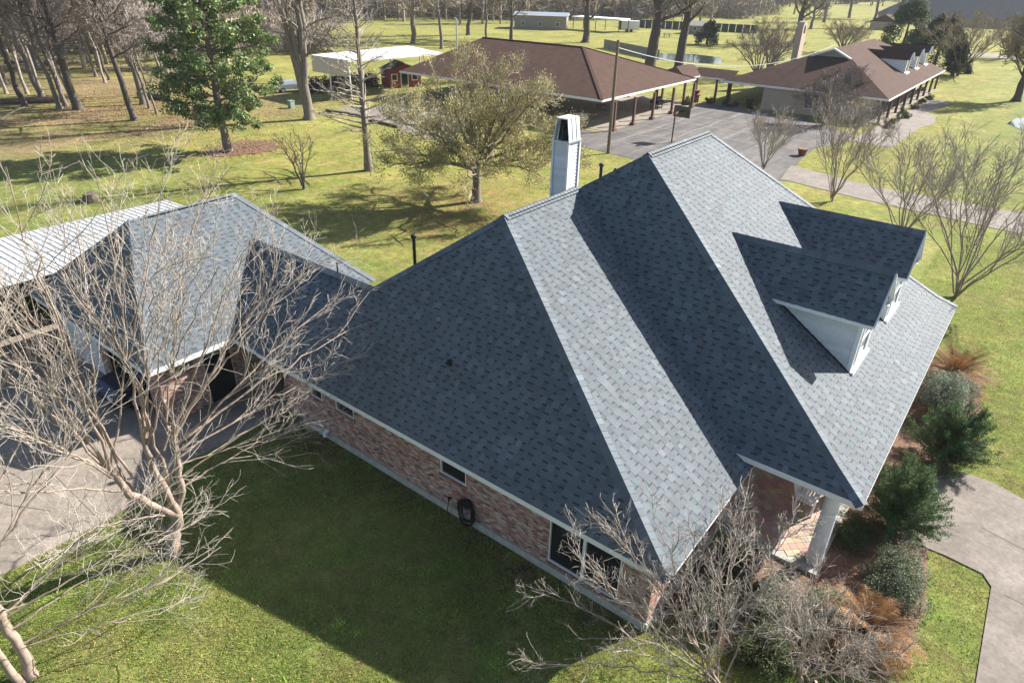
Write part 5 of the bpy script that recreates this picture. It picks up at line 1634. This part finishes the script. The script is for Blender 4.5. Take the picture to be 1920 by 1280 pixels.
# ------------------------------------------------------------------ far buildings
def simple_building(name, c, sx, sy, h, rise, rz, wall_m, roof_m, label, cat='building', ridge='x', windows=0, overhang=.4):
    root = empty(name, c, rz, label=label, cat=cat)
    b = MB(); b.box((-sx / 2, -sy / 2, 0), (sx / 2, sy / 2, h)); w = b.build('wall', wall_m, root, off=(0, 0, 0))
    X, Y = sx / 2 + overhang, sy / 2 + overhang
    b = MB(); r_ = min(X, Y) if ridge == 'hip' else 0
    a = [(-X, -Y, h), (X, -Y, h), (X, Y, h), (-X, Y, h)]
    e0, e1 = (-X + r_, 0, h + rise), (X - r_, 0, h + rise)
    b.face([a[0], a[1], e1, e0]); b.face([a[2], a[3], e0, e1]); b.face([a[1], a[2], e1]); b.face([a[3], a[0], e0]); b.face(a[::-1])
    b.build('roof', roof_m, root, off=(0, 0, 0))
    for k in range(windows):
        x = -sx / 2 + sx * (k + .5) / windows
        b = MB(); b.box((x - .5, -sy / 2 - .05, .9), (x + .5, -sy / 2 - .002, 2.0)); o = b.build('window', M['white'], root, off=(0, 0, 0))
        b = MB(); b.box((x - .4, -sy / 2 - .07, 1.0), (x + .4, -sy / 2 - .052, 1.9)); b.build('pane', M['glass'], o, off=(0, 0, 0))
    return root


p = G(1000, 55); simple_building('grey_barn', (p[0], p[1] + 4, 0), 15, 8, 3.6, .8, math.radians(30), M['greywood'], M['galv'], 'weathered grey barn among the far trees', 'barn', windows=3)
p = G(1290, 62); simple_building('garden_hut', (p[0] + 4, p[1], 0), 7, 5, 2.2, 1.2, math.radians(20), M['greywood'], M['greywood'], 'small grey hut beyond the pond', 'hut', windows=2)
p = G(1830, 52); simple_building('dark_roofed_house', (p[0] - 6, p[1] + 12, 0), 56, 26, 3.0, 8.5, math.radians(2), M['tanbrick'], M['darkroof'], 'wide house with dark blue-grey hip roof at upper right', 'house', ridge='hip', windows=7, overhang=1.2)
p = G(1658, 55); simple_building('small_shed', (p[0], p[1], 0), 7, 8, 2.4, 2.2, math.radians(90), M['tanbrick'], M['brownroof2'], 'small pinkish roofed shed behind the green pine', 'shed')
wcan = empty('far_canopy', G(1125, 58), label='white canopy on thin legs in the far yard', cat='canopy')
b = MB(); b.box((-8, -3, 3.2), (8, 3, 3.5)); b.build('roof', M['white'], wcan, off=(0, 0, 0))
for x in (-7.6, 0, 7.6):
    for y in (-2.7, 2.7):
        b = MB(); b.cyl((x, y, 0), (x, y, 3.2), .1, n=8); b.build('leg', M['post'], wcan, off=(0, 0, 0))
wt = empty('white_trailer', G(1180, 60), math.radians(35), label='small white trailer parked beside the far canopy', cat='trailer')
b = MB(); b.box((-2.6, -1.2, .5), (2.6, 1.2, 2.9)); b.build('body', M['white'], wt, off=(0, 0, 0))
for x in (-.8, .4):
    for y in (-1.2, 1.2):
        b = MB(); b.cyl((x, y - .1, .4), (x, y + .1, .4), .4, n=12); b.build('wheel', M['rubber'], wt, off=(0, 0, 0))
b = MB(); b.box((-3.0, -1.25, .5), (-2.61, 1.25, 2.9)); b.build('front_panel', M['black'], wt, off=(0, 0, 0))
pt_ = empty('picnic_table', G(1250, 70), math.radians(30), label='dark green picnic table on the far lawn', cat='picnic table')
b = MB(); b.box((-1, -.45, .9), (1, .45, 1.0)); b.build('tabletop', M['green'], pt_, off=(0, 0, 0))
for y in (-.9, .9): b = MB(); b.box((-1, y - .15, .5), (1, y + .15, .56)); b.build('seat', M['green'], pt_, off=(0, 0, 0))
for x in (-.7, .7):
    for sg in (-1, 1): b = MB(); b.bar((x, sg * .9, 0), (x, sg * .25, .9), .1, .08); b.build('leg', M['green'], pt_, off=(0, 0, 0))
lf = empty('board_fence', G(1130, 100), label='grey board fence behind the carport pavilion', cat='fence')
p, q = np.array(G(1132, 90)), np.array(G(1235, 112))
for k in range(24):
    a, c = p + (q - p) * k / 24, p + (q - p) * (k + .9) / 24
    b = MB(); b.bar(a + (0, 0, .9), c + (0, 0, .9), .08, 1.8); b.build('board', M['greywood'], lf)
ff = empty('far_fence', G(1300, 60), label='long dark fence across the far lawn', cat='fence')
p, q = np.array(G(1160, 50)), np.array(G(1420, 63))
for k in range(20):
    a, c = p + (q - p) * k / 20, p + (q - p) * (k + .92) / 20
    b = MB(); b.bar(a + (0, 0, 1.1), c + (0, 0, 1.1), .1, 2.2); b.build('fence_panel', M['darkroof'], ff)

# ------------------------------------------------------------------ tall bare trees
def tall_tree(name, seed, base, H, r, label, group, lean=(0, 0), first=.38, spread=5.0, nb=16, bark='bark_grey', twig='twig_grey', fork=None, detail=3, cat='tree', rmin=.02):
    rng = np.random.default_rng(seed)
    root = empty(name, base, label=label, cat=cat, group=group)
    tt, cc = [], []
    P = [np.array((lean[0] * k / 10 + .12 * rng.normal() * (k > 0), lean[1] * k / 10 + .12 * rng.normal() * (k > 0), H * k / 10)) for k in range(11)]
    P[0][2] = -.1
    P.insert(1, P[0] * .93 + P[1] * .07); P[1][2] = .45
    rad = [r * 1.7, r * 1.12] + list(np.linspace(r, r * .25, 10))
    tt.append((P, rad, 9))
    par = [dict(n=7, t0=.2, ang=(25, 60), len=(1.6, 3.6), r=.55, rmin=rmin * 1.3, seg=4, wob=.16, trop=.05, sides=4, up=.15),
           dict(n=6, t0=.2, ang=(25, 60), len=(.8, 1.8), r=.55, rmin=rmin, seg=2, wob=.2, trop=.03, sides=2, up=.12),
           dict(n=4, t0=.2, ang=(25, 60), len=(.4, .9), r=.6, rmin=rmin * .8, seg=1, wob=.2, trop=.03, sides=2, up=.1)][:detail]
    for i in range(nb):
        t = first + (1 - first) * (i + rng.random()) / nb
        k = t * 10; k0 = min(int(k), 9); f = k - k0
        p = P[k0 + 1 if k0 else 1] * (1 - f) + P[min(k0 + 2, 11)] * f
        a = 2.4 * i + rng.random()
        el = rng.uniform(.2, .8)
        d = np.array((math.cos(a) * math.cos(el), math.sin(a) * math.cos(el), math.sin(el)))
        q, _ = wander(rng, p, d, spread * rng.uniform(.6, 1.15) * (1.2 - .5 * t), 6, .15, .05)
        r0 = r * (1 - t * .75) * .45
        tt.append((q, list(np.linspace(r0, rmin * 1.4, 7)), 5))
        side_branches(rng, cc, q, r0, rmin * 1.4, len(par), par)
    if fork:
        for dx, dy, ff_ in fork:
            q = limb(rng, (0, 0, H * ff_), (dx, dy, H * .95), 8, .1, .01)
            tt.append((q, list(np.linspace(r * .75, r * .2, 9)), 7)); side_branches(rng, cc, q, r * .5, .03, len(par), par)
    link_mesh('trunk', tubes_mesh('trunk', tt, M[bark]), root)
    link_mesh('crown', tubes_mesh('crown', cc, M[twig]), root)
    return root


def copy_tree(src, base, rz, sc, label):
    r_ = src.copy(); COL.objects.link(r_)
    r_.location = base; r_.rotation_euler = (0, 0, rz); r_.scale = (sc, sc, sc); r_['label'] = label
    for c_ in src.children:
        o = c_.copy(); COL.objects.link(o); o.parent = r_
    return r_


tall_tree('twin_trunk_tree', 401, G(580, 224), 19, .50, 'large bare twin-trunk tree left of the white carport', None, (-.2, .4), .33, 6.0, 14, fork=[(-1.8, -2.4, .0), (-.9, -1.2, .0), (.3, 1.2, .2)])
left = [((148, 206), .55, 1.0, 'thickest trunk among the left wood trees'), ((112, 205), .34, .95, 'wood tree just left of the thickest trunk'), ((78, 182), .40, 1.0, 'wood tree third from the left edge'),
        ((48, 200), .40, 1.0, 'wood tree second from the left edge'), ((112, 167), .40, 1.05, 'dark wood tree behind the thickest trunk, to its left'), ((128, 146), .5, 1.05, 'far wood tree showing behind the thickest trunk'),
        ((252, 226), .42, 1.0, 'pale leaning wood tree left of the magnolia'), ((270, 196), .5, 1.0, 'wood tree behind the pale leaning one by the magnolia'), ((294, 214), .16, .7, 'thinnest young tree just left of the magnolia'),
        ((10, 160), .45, 1.05, 'wood tree at the left edge of the picture'), ((320, 176), .2, .8, 'slim wood tree partly behind the magnolia'), ((72, 126), .5, 1.1, 'distant wood tree above the fallen logs'), ((205, 150), .22, .9, 'slim wood tree in the gap right of the thickest trunk'), ((240, 120), .35, 1.0, 'distant wood tree between the gap and the magnolia'), ((30, 110), .4, 1.0, 'distant wood tree near the left edge')]
for i, (px, r_, hs, lab) in enumerate(left):
    rr_ = random.Random(500 + i)
    tall_tree('wood_tree', 410 + i, G(*px), 20 * hs, r_ * .72, lab, 'bare trees of the wood at left', (-1.0 + rr_.uniform(-1, .4), -1.2 + rr_.uniform(-.8, .5)), .30, 4.2, 20, detail=3, rmin=.032, bark='bark_grey' if i % 3 else 'bark_dark')
_r = random.Random(31)
proto = None
ORD = 'first second third fourth fifth sixth seventh eighth ninth tenth eleventh twelfth thirteenth fourteenth fifteenth sixteenth seventeenth eighteenth'.split()
spots = sorted((_r.uniform(2, 335), _r.uniform(95, 205)) for i in range(18))
for i, pq in enumerate(spots):
    lab = 'slim grey young wood tree, %s of the slim ones counting from the left edge' % ORD[i]
    if i < 3:
        t_ = tall_tree('young_wood_tree', 560 + i, G(*pq), 17, _r.uniform(.13, .2), lab, 'slim young trees in the left wood', (-1.2, -1.0), .3, 3.0, 16, detail=3, rmin=.018, bark='bark_light' if i == 1 else 'bark_grey')
        proto = (proto or []) + [t_]
    else:
        copy_tree(proto[i % 3], G(*pq), _r.uniform(-.5, .5), _r.uniform(.8, 1.2), lab)
back = [((775, 82), .55, 'bark_grey', 'bare tree directly above the white carport roof'), ((828, 92), .35, 'bark_grey', 'bare tree left of the pale steel mast'), ((878, 66), .5, 'bark_dark', 'bare tree right of the pale steel mast'), ((912, 74), .3, 'bark_grey', 'slim bare tree left of the grey barn'),
        ((958, 78), .4, 'bark_dark', 'bare tree in front of the grey barn'), ((1098, 80), .8, 'bark_dark', 'broad-footed tree right of the grey barn'), ((1490, 82), .75, 'bark_dark', 'large leaning dark tree behind the arched chimney'),
        ((1545, 42), .6, 'bark_grey', 'far field tree right of the arched chimney'), ((1592, 34), .6, 'bark_grey', 'far field tree left of the small shed'), ((1640, 36), .6, 'bark_grey', 'far field tree above the small shed'), ((1680, 52), .8, 'bark_dark', 'dark far tree standing above the green pine'), ((1905, 190), .5, 'bark_dark', 'bare tree leaning at the right edge'), ((1520, 55), .5, 'bark_grey', 'far tree close behind the arched chimney')]
for i, (px, r_, bk, lab) in enumerate(back):
    tall_tree('field_tree', 440 + i, G(*px), 21 if i < 11 else 11, r_, lab, 'bare trees across the back', (random.Random(i).uniform(-1.5, 1.5), random.Random(i + 50).uniform(-1.5, 1.5)), .24, 7.5 if i < 11 else 4.5, 20, bark=bk, twig='twig_tan' if i % 2 else 'twig_grey', detail=3, rmin=.05)
tall_tree('pond_tree', 471, G(1217, 134), 24, .95, 'massive dark trunk before the pond, left of two', 'two big trees at the pond', (.6, 1.5), .30, 10, 24, bark='bark_dark', twig='twig_tan', rmin=.045)
tall_tree('pond_tree', 472, G(1272, 131), 24, .8, 'tall dark trunk before the pond, right of two', 'two big trees at the pond', (.3, .8), .30, 10, 24, bark='bark_dark', twig='twig_tan', rmin=.045)
mast = empty('steel_mast', G(857, 112), label='pale steel mast by the carport pavilion roof', cat='mast')
b = MB(); b.cyl((0, 0, 0), (0, 0, 7.0), .16, .13, 10); b.build('shaft', M['galv'], mast, off=(0, 0, 0)); b = MB(); b.cyl((0, 0, 7), (.0, -.6, 7.2), .05, n=6); b.build('arm', M['galv'], mast, off=(0, 0, 0))
# yard trees round the far house
for i, (px, h, sp, st, bk, tw, lab) in enumerate([((1420, 150), 7.5, 5.5, 12, 'bark_grey', 'twig_grey', 'bare bushy tree behind the covered walkway'), ((1440, 140), 8.5, 5.0, 12, 'bark_grey', 'twig_tan', 'taller bare bushy tree between pond and arched chimney'), ((1580, 100), 6, 7, 16, 'bark_dark', 'twig_tan', 'wide bare thicket behind the far house ridge'),
                                                   ((1795, 143), 10, 8.5, 16, 'bark_grey', 'twig_tan', 'broad rosy bare tree right of the three far dormers'), ((1545, 235), 4.2, 3.2, 9, 'bark_grey', 'twig_grey', 'pale bare tree against the tan brick wall'), ((1575, 215), 4.6, 3.4, 10, 'bark_grey', 'twig_grey', 'second pale bare tree against the tan brick wall'), ((1890, 110), 9, 8, 14, 'bark_dark', 'twig_grey', 'dark bare tree by the far road at right')]):
    vase_tree('yard_tree', 480 + i, G(*px), h, sp, st, lab, 'bare yard trees near the far house', M[bk], M[tw], [dict(n=9, t0=.3, ang=(18, 48), len=(1.2, 2.6), r=.55, rmin=.03, seg=4, wob=.13, trop=.05, sides=3, up=.15), dict(n=9, t0=.2, ang=(20, 55), len=(.6, 1.4), r=.55, rmin=.022, seg=3, wob=.18, trop=.04, sides=2, up=.15), dict(n=4, t0=.2, ang=(20, 55), len=(.3, .7), r=.55, rmin=.016, seg=2, wob=.18, trop=.04, sides=2, up=.15)], .14)


def evergreen(name, seed, base, h, r, col, label, n=9000, leaf=.3, cat='tree'):
    rng = np.random.default_rng(seed)
    root = empty(name, base, label=label, cat=cat)
    link_mesh('trunk', tubes_mesh('trunk', [([np.array((0, 0, h * .9 * k / 4)) for k in range(5)], [.35, .3, .22, .15, .06], 7)], M['bark_dark']), root)
    nl = 40
    z = h * (.12 + .85 * rng.random(nl)); a = rng.random(nl) * 6.283
    w = r * np.sin(np.clip((1.02 - z / h), 0, 1) ** .7 * math.pi / 2) * rng.uniform(.5, 1, nl)
    C = np.stack([w * np.cos(a), w * np.sin(a), z], 1); S = rng.uniform(.6, 1.3, nl) * r * .32
    k = rng.integers(0, nl, n); d = rng.normal(size=(n, 3)); d /= np.linalg.norm(d, axis=1, keepdims=True)
    pos = C[k] + d * (S[k] * rng.random(n) ** .4)[:, None]
    link_mesh('crown', leaf_cloud('crown', pos, d + rng.normal(size=(n, 3)) * .7 + (0, 0, .4), rng.uniform(.6, 1.3, n) * leaf, vary(rng, col, n, .35, .1), M['leafmatte'], .45), root)


evergreen('green_pine', 491, G(1688, 104), 11, 4.6, (.07, .10, .035), 'light green pine behind the far dormers', 8000, .3)
evergreen('dark_cedar', 492, G(1750, 128), 9, 4.5, (.035, .045, .026), 'dark evergreen cedar right of the green pine', 9000, .28)
evergreen('dark_cedar', 493, G(1785, 142), 5.2, 2.6, (.035, .045, .022), 'dark cedar at the foot of the rosy bare tree', 5000, .2)
evergreen('ivy_shrub', 494, G(1325, 84), 5, 3.0, (.03, .045, .02), 'dark ivy mound on the small grey hut', 4000, .25, 'shrub')
shrub('garden_shrub', 495, G(1808, 138), (1.6, 1.6, 2.0), 2200, .12, [(.02, .03, .016)], 'round black-green shrub at the right of the cedar foot', lumps=14)
sheet('far_road', pp((1800, 103), (1960, 118), (1960, 108), (1800, 97)), M['walk'], .03)

# ------------------------------------------------------------------ the far wood closes the view
def merge_trees(name, seed, places, kinds, m, label):
    rng = np.random.default_rng(seed)
    protos = []
    for k in range(kinds):
        r_ = np.random.default_rng(seed * 10 + k)
        tt = []
        H = 17
        P = [np.array((.5 * r_.normal() * j / 5, .5 * r_.normal() * j / 5, H * j / 5)) for j in range(6)]
        tt.append((P, list(np.linspace(.42, .08, 6)), 5))
        for i in range(16):
            t = .12 + .86 * (i + r_.random()) / 16
            j = min(int(t * 5), 4); p = P[j] + (P[j + 1] - P[j]) * (t * 5 - j)
            a = 2.4 * i + r_.random(); el = r_.uniform(.2, 1.0)
            q, _ = wander(r_, p, np.array((math.cos(a) * math.cos(el), math.sin(a) * math.cos(el), math.sin(el))), 5.5 * r_.uniform(.6, 1.1) * (1.25 - .6 * t), 3, .16, .04)
            tt.append((q, list(np.linspace(.13, .05, 4)), 3))
            side_branches(r_, tt, q, .13, .05, 2, [dict(n=7, t0=.15, ang=(25, 65), len=(1.2, 3.0), r=.5, rmin=.075, seg=1, wob=.2, trop=.03, sides=2, up=.15), dict(n=4.5, t0=.2, ang=(25, 65), len=(.7, 1.8), r=.6, rmin=.065, seg=1, wob=.2, trop=.03, sides=2, up=.1)])
        me = tubes_mesh('tmp', tt, m)
        v = np.zeros(len(me.vertices) * 3, np.float32); me.vertices.foreach_get('co', v)
        f = np.zeros(len(me.loops), np.int32); me.loops.foreach_get('vertex_index', f)
        protos.append((v.reshape(-1, 3).copy(), f.reshape(-1, 4).copy()))
        bpy.data.meshes.remove(me)
    V, Q, base = [], [], 0
    for (x, y, s) in places:
        v, f = protos[rng.integers(0, kinds)]
        a = rng.random() * 6.283; c, s_ = math.cos(a), math.sin(a)
        w = v @ np.array(((c, s_, 0), (-s_, c, 0), (0, 0, 1.0))) * s
        V.append(w + np.array((x, y, 0))); Q.append(f + base); base += len(v)
    o = link_mesh(name, np_mesh(name, np.concatenate(V), np.concatenate(Q), m, None, True))
    return tag(o, label, 'trees', kind='stuff')


rr = random.Random(9)
places = []
for i in range(84):                       # the wood at far left
    px = -60 + 640 * rr.random(); py = 15 + 80 * rr.random()
    x, y, _ = G(px, py); places.append((x, y, rr.uniform(.7, 1.15)))
for i in range(130):                      # behind the back lawn
    px = 430 + 1080 * (i + rr.random()) / 130; py = rr.uniform(4, 30) + (16 if px < 720 else 0)
    x, y, _ = G(px, py); places.append((x, y, rr.uniform(.8, 1.3)))
for i in range(50):
    px = 1480 + 480 * (i + rr.random()) / 50; py = rr.uniform(-10, 14)
    x, y, _ = G(px, py); places.append((x, y, rr.uniform(1.0, 1.5)))
for i in range(46):                       # scattered in front of the belt
    px = 430 + 1000 * (i + rr.random()) / 46; py = rr.uniform(26, 46)
    x, y, _ = G(px, py); places.append((x, y, rr.uniform(.8, 1.2)))
for i in range(60):
    px = -60 + 520 * rr.random(); py = rr.uniform(60, 130)
    x, y, _ = G(px, py); places.append((x, y, rr.uniform(.6, .95)))
merge_trees('far_wood', 77, places[::2], 4, M['twig_grey'], 'grey-brown mass of bare trees along the far edge')
merge_trees('far_wood', 78, places[1::2], 4, M['twig_tan'], 'tan mass of bare trees along the far edge')


def brush_mass(name, seed, spots, m, label):
    rng = np.random.default_rng(seed)
    tt = []
    for x, y, w, h in spots:
        for i in range(70):
            a = rng.random() * 6.283; r_ = w * math.sqrt(rng.random())
            p = np.array((x + r_ * math.cos(a), y + r_ * math.sin(a), 0))
            q, _ = wander(rng, p, np.array((rng.normal() * .6, rng.normal() * .6, 1.0)), h * rng.uniform(.4, 1.1), 3, .25, .02)
            k_ = max(1.0, h / 3.2); tt.append((q, [.05 * k_, .045 * k_, .035 * k_, .03 * k_], 2))
            side_branches(rng, tt, q, .04, .03, 1, [dict(n=6, t0=.2, ang=(30, 80), len=(.25 * h, .55 * h), r=.7, rmin=.035 * k_, seg=1, wob=.25, trop=.0, sides=2, up=.05)])
    return tag(link_mesh(name, tubes_mesh(name, tt, m)), label, 'brush', kind='stuff')


sp_ = []
for i in range(90):
    px = -50 + 650 * rr.random(); py = 45 + 55 * rr.random(); x, y, _ = G(px, py); sp_.append((x, y, rr.uniform(3, 6), rr.uniform(2.0, 6.0)))
for i in range(50):
    px = 480 + 980 * rr.random(); py = 10 + 24 * rr.random(); x, y, _ = G(px, py); sp_.append((x, y, rr.uniform(4, 9), rr.uniform(2, 4.5)))
for i in range(120):
    px = 380 + 1560 * (i + rr.random()) / 120; py = rr.uniform(16, 36) if px < 1440 else rr.uniform(-6, 9); x, y, _ = G(px, py); sp_.append((x, y, rr.uniform(6, 12), rr.uniform(6, 12)))
brush_mass('undergrowth', 88, sp_[::2], M['twig_tan'], 'tangled tan undergrowth at the foot of the far wood')
brush_mass('undergrowth', 89, sp_[1::2], M['bark_grey'], 'tangled grey undergrowth at the foot of the far wood')
for i, (a, c) in enumerate((((8, 120), (70, 117)), ((84, 122), (120, 120)), ((120, 192), (0, 196)), ((262, 182), (320, 190)))):
    p, q = np.array(G(*a)), np.array(G(*c)); b = MB(); b.cyl(p + (0, 0, .35), q + (0, 0, .35), .38, .3, 9)
    tag(b.build('fallen_log', M['logwood']), ['fallen log in the wood at the far left', 'fallen log behind the thickest wood trunk', 'long fallen log among the left wood trunks', 'fallen log left of the magnolia foot'][i], 'log', 'fallen logs in the wood')
st_ = empty('tree_stump', G(172, 377), label='low tree stump with weeds behind the garage', cat='stump')
b = MB(); b.cyl((0, 0, 0), (0, 0, .55), .6, .45, 11); b.build('wood', M['logwood'], st_, off=(0, 0, 0))

# ------------------------------------------------------------------ grass blades on the near lawns
def vnoise(rng, x, y, cell):
    gx, gy = x / cell, y / cell
    ix, iy = np.floor(gx).astype(int), np.floor(gy).astype(int)
    fx, fy = gx - ix, gy - iy
    fx = fx * fx * (3 - 2 * fx); fy = fy * fy * (3 - 2 * fy)
    T = rng.normal(size=(128, 128))
    g_ = lambda a, b: T[a % 128, b % 128]
    return (g_(ix, iy) * (1 - fx) + g_(ix + 1, iy) * fx) * (1 - fy) + (g_(ix, iy + 1) * (1 - fx) + g_(ix + 1, iy + 1) * fx) * fy


def grass(name, seed, n, area, cond, h=(.025, .06)):
    rng = np.random.default_rng(seed)
    x = rng.uniform(area[0], area[1], n); y = rng.uniform(area[2], area[3], n)
    jx, jy = rng.normal(size=n) * .035, rng.normal(size=n) * .035
    ok = cond(x + jx, y + jy); x, y = x[ok], y[ok]; n = len(x)
    clump = (vnoise(rng, x, y, .9) + .8 * vnoise(rng, x, y, .33) + .6 * vnoise(rng, x, y, .12)) * .75
    dry = vnoise(rng, x, y, 2.6) + .6 * vnoise(rng, x, y, 1.1)
    keep = rng.random(n) > .75 * np.clip(dry - .9, 0, 1)
    x, y, clump, dry = x[keep], y[keep], clump[keep], dry[keep]; n = len(x)
    hh = rng.uniform(*h, n) * (1 + .25 * clump)
    a = rng.random(n) * 6.283; w = rng.uniform(.006, .014, n)
    tilt = rng.normal(size=(n, 2)) * .6
    p = np.stack([x, y, np.zeros(n)], 1)
    side = np.stack([np.cos(a) * w, np.sin(a) * w, np.zeros(n)], 1)
    tip = p + np.stack([tilt[:, 0] * hh, tilt[:, 1] * hh, hh], 1)
    V = np.stack([p - side, p + side, tip], 1).reshape(-1, 3)
    col = vary(rng, (.205, .275, .060), n, .28, .08) * np.exp(.26 * clump[:, None])
    yl = rng.random(n) < .30 - .14 * clump + .22 * np.maximum(dry, -.6)
    col[yl] = vary(rng, (.38, .345, .13), int(yl.sum()), .25, .08)
    o = link_mesh(name, np_mesh(name, V, np.arange(n * 3).reshape(-1, 3), M['grass'], col))
    return tag(o, 'short green lawn grass around the house', 'grass', kind='stuff')


def poly_in(poly):
    P = np.array(poly)
    def f(x, y):
        r_ = np.zeros(len(x), bool); j = len(P) - 1
        for i in range(len(P)):
            c_ = ((P[i, 1] > y) != (P[j, 1] > y)) & (x < (P[j, 0] - P[i, 0]) * (y - P[i, 1]) / (P[j, 1] - P[i, 1] + 1e-12) + P[i, 0])
            r_ ^= c_; j = i
        return r_
    return f


in_walk = poly_in(walk_poly)
in_bed = poly_in(BED)
grass('lawn_grass', 901, 300000, (.4, 20.5, -11, 2.2), lambda x, y: ((x > 1.08) | (y > -4)) & ((y < .48) | (x > 16.1)) & ~in_bed(x, y) & ~in_walk(x, y))
grass('lawn_grass', 902, 240000, (17, 36, 1.0, 42), lambda x, y: ~in_bed(x, y) & ~in_walk(x, y) & ~((x < 19) & (y < 23)), h=(.03, .065))


def fallen_leaves(name, seed, n, cx, cy, sx, sy, cond, label):
    rng = np.random.default_rng(seed)
    x = cx + rng.normal(size=n) * sx; y = cy + rng.normal(size=n) * sy
    ok = cond(x, y); x, y = x[ok], y[ok]; n = len(x)
    pos = np.stack([x, y, rng.uniform(.03, .07, n)], 1)
    col = vary(rng, (.25, .16, .085), n, .35, .1)
    o = link_mesh(name, leaf_cloud(name, pos, rng.normal(size=(n, 3)) * .5 + (0, 0, 1), rng.uniform(.02, .05, n) * (1 if cx > -20 else 2.2), col, M['leafmatte'], .5))
    return tag(o, label, 'leaves', kind='stuff')


fallen_leaves('fallen_leaves', 951, 9000, -11.5, 23.5, 5.5, 4.5, lambda x, y: x < 0, 'brown fallen leaves on the lawn around the oak')
fallen_leaves('fallen_leaves', 952, 1500, 9, -4, 6, 3.5, lambda x, y: (x > 1.1) & (y < .4), 'few brown fallen leaves on the side lawn')
fallen_leaves('fallen_leaves', 953, 2600, -38.4, 23.4, 1.6, 2.2, lambda x, y: x < 0, 'tan fallen leaves on the bed under the magnolia')
fallen_leaves('fallen_leaves', 954, 16000, -62, 27, 10, 7, lambda x, y: (x < -40), 'tan fallen leaves scattered over the floor of the wood')

# ------------------------------------------------------------------ air
hz = MB(); hz.box((-700, -60, -1), (140, 700, 32))
hm = bpy.data.materials.new('haze'); hm.use_nodes = True
hn = hm.node_tree; hn.nodes.remove(hn.nodes['Principled BSDF'])
pvn = hn.nodes.new('ShaderNodeVolumePrincipled'); pvn.inputs['Color'].default_value = (.9, .94, 1, 1); pvn.inputs['Density'].default_value = .00017
hn.links.new(pvn.outputs[0], hn.nodes['Material Output'].inputs['Volume'])
tag(hz.build('haze', hm), kind='stuff')
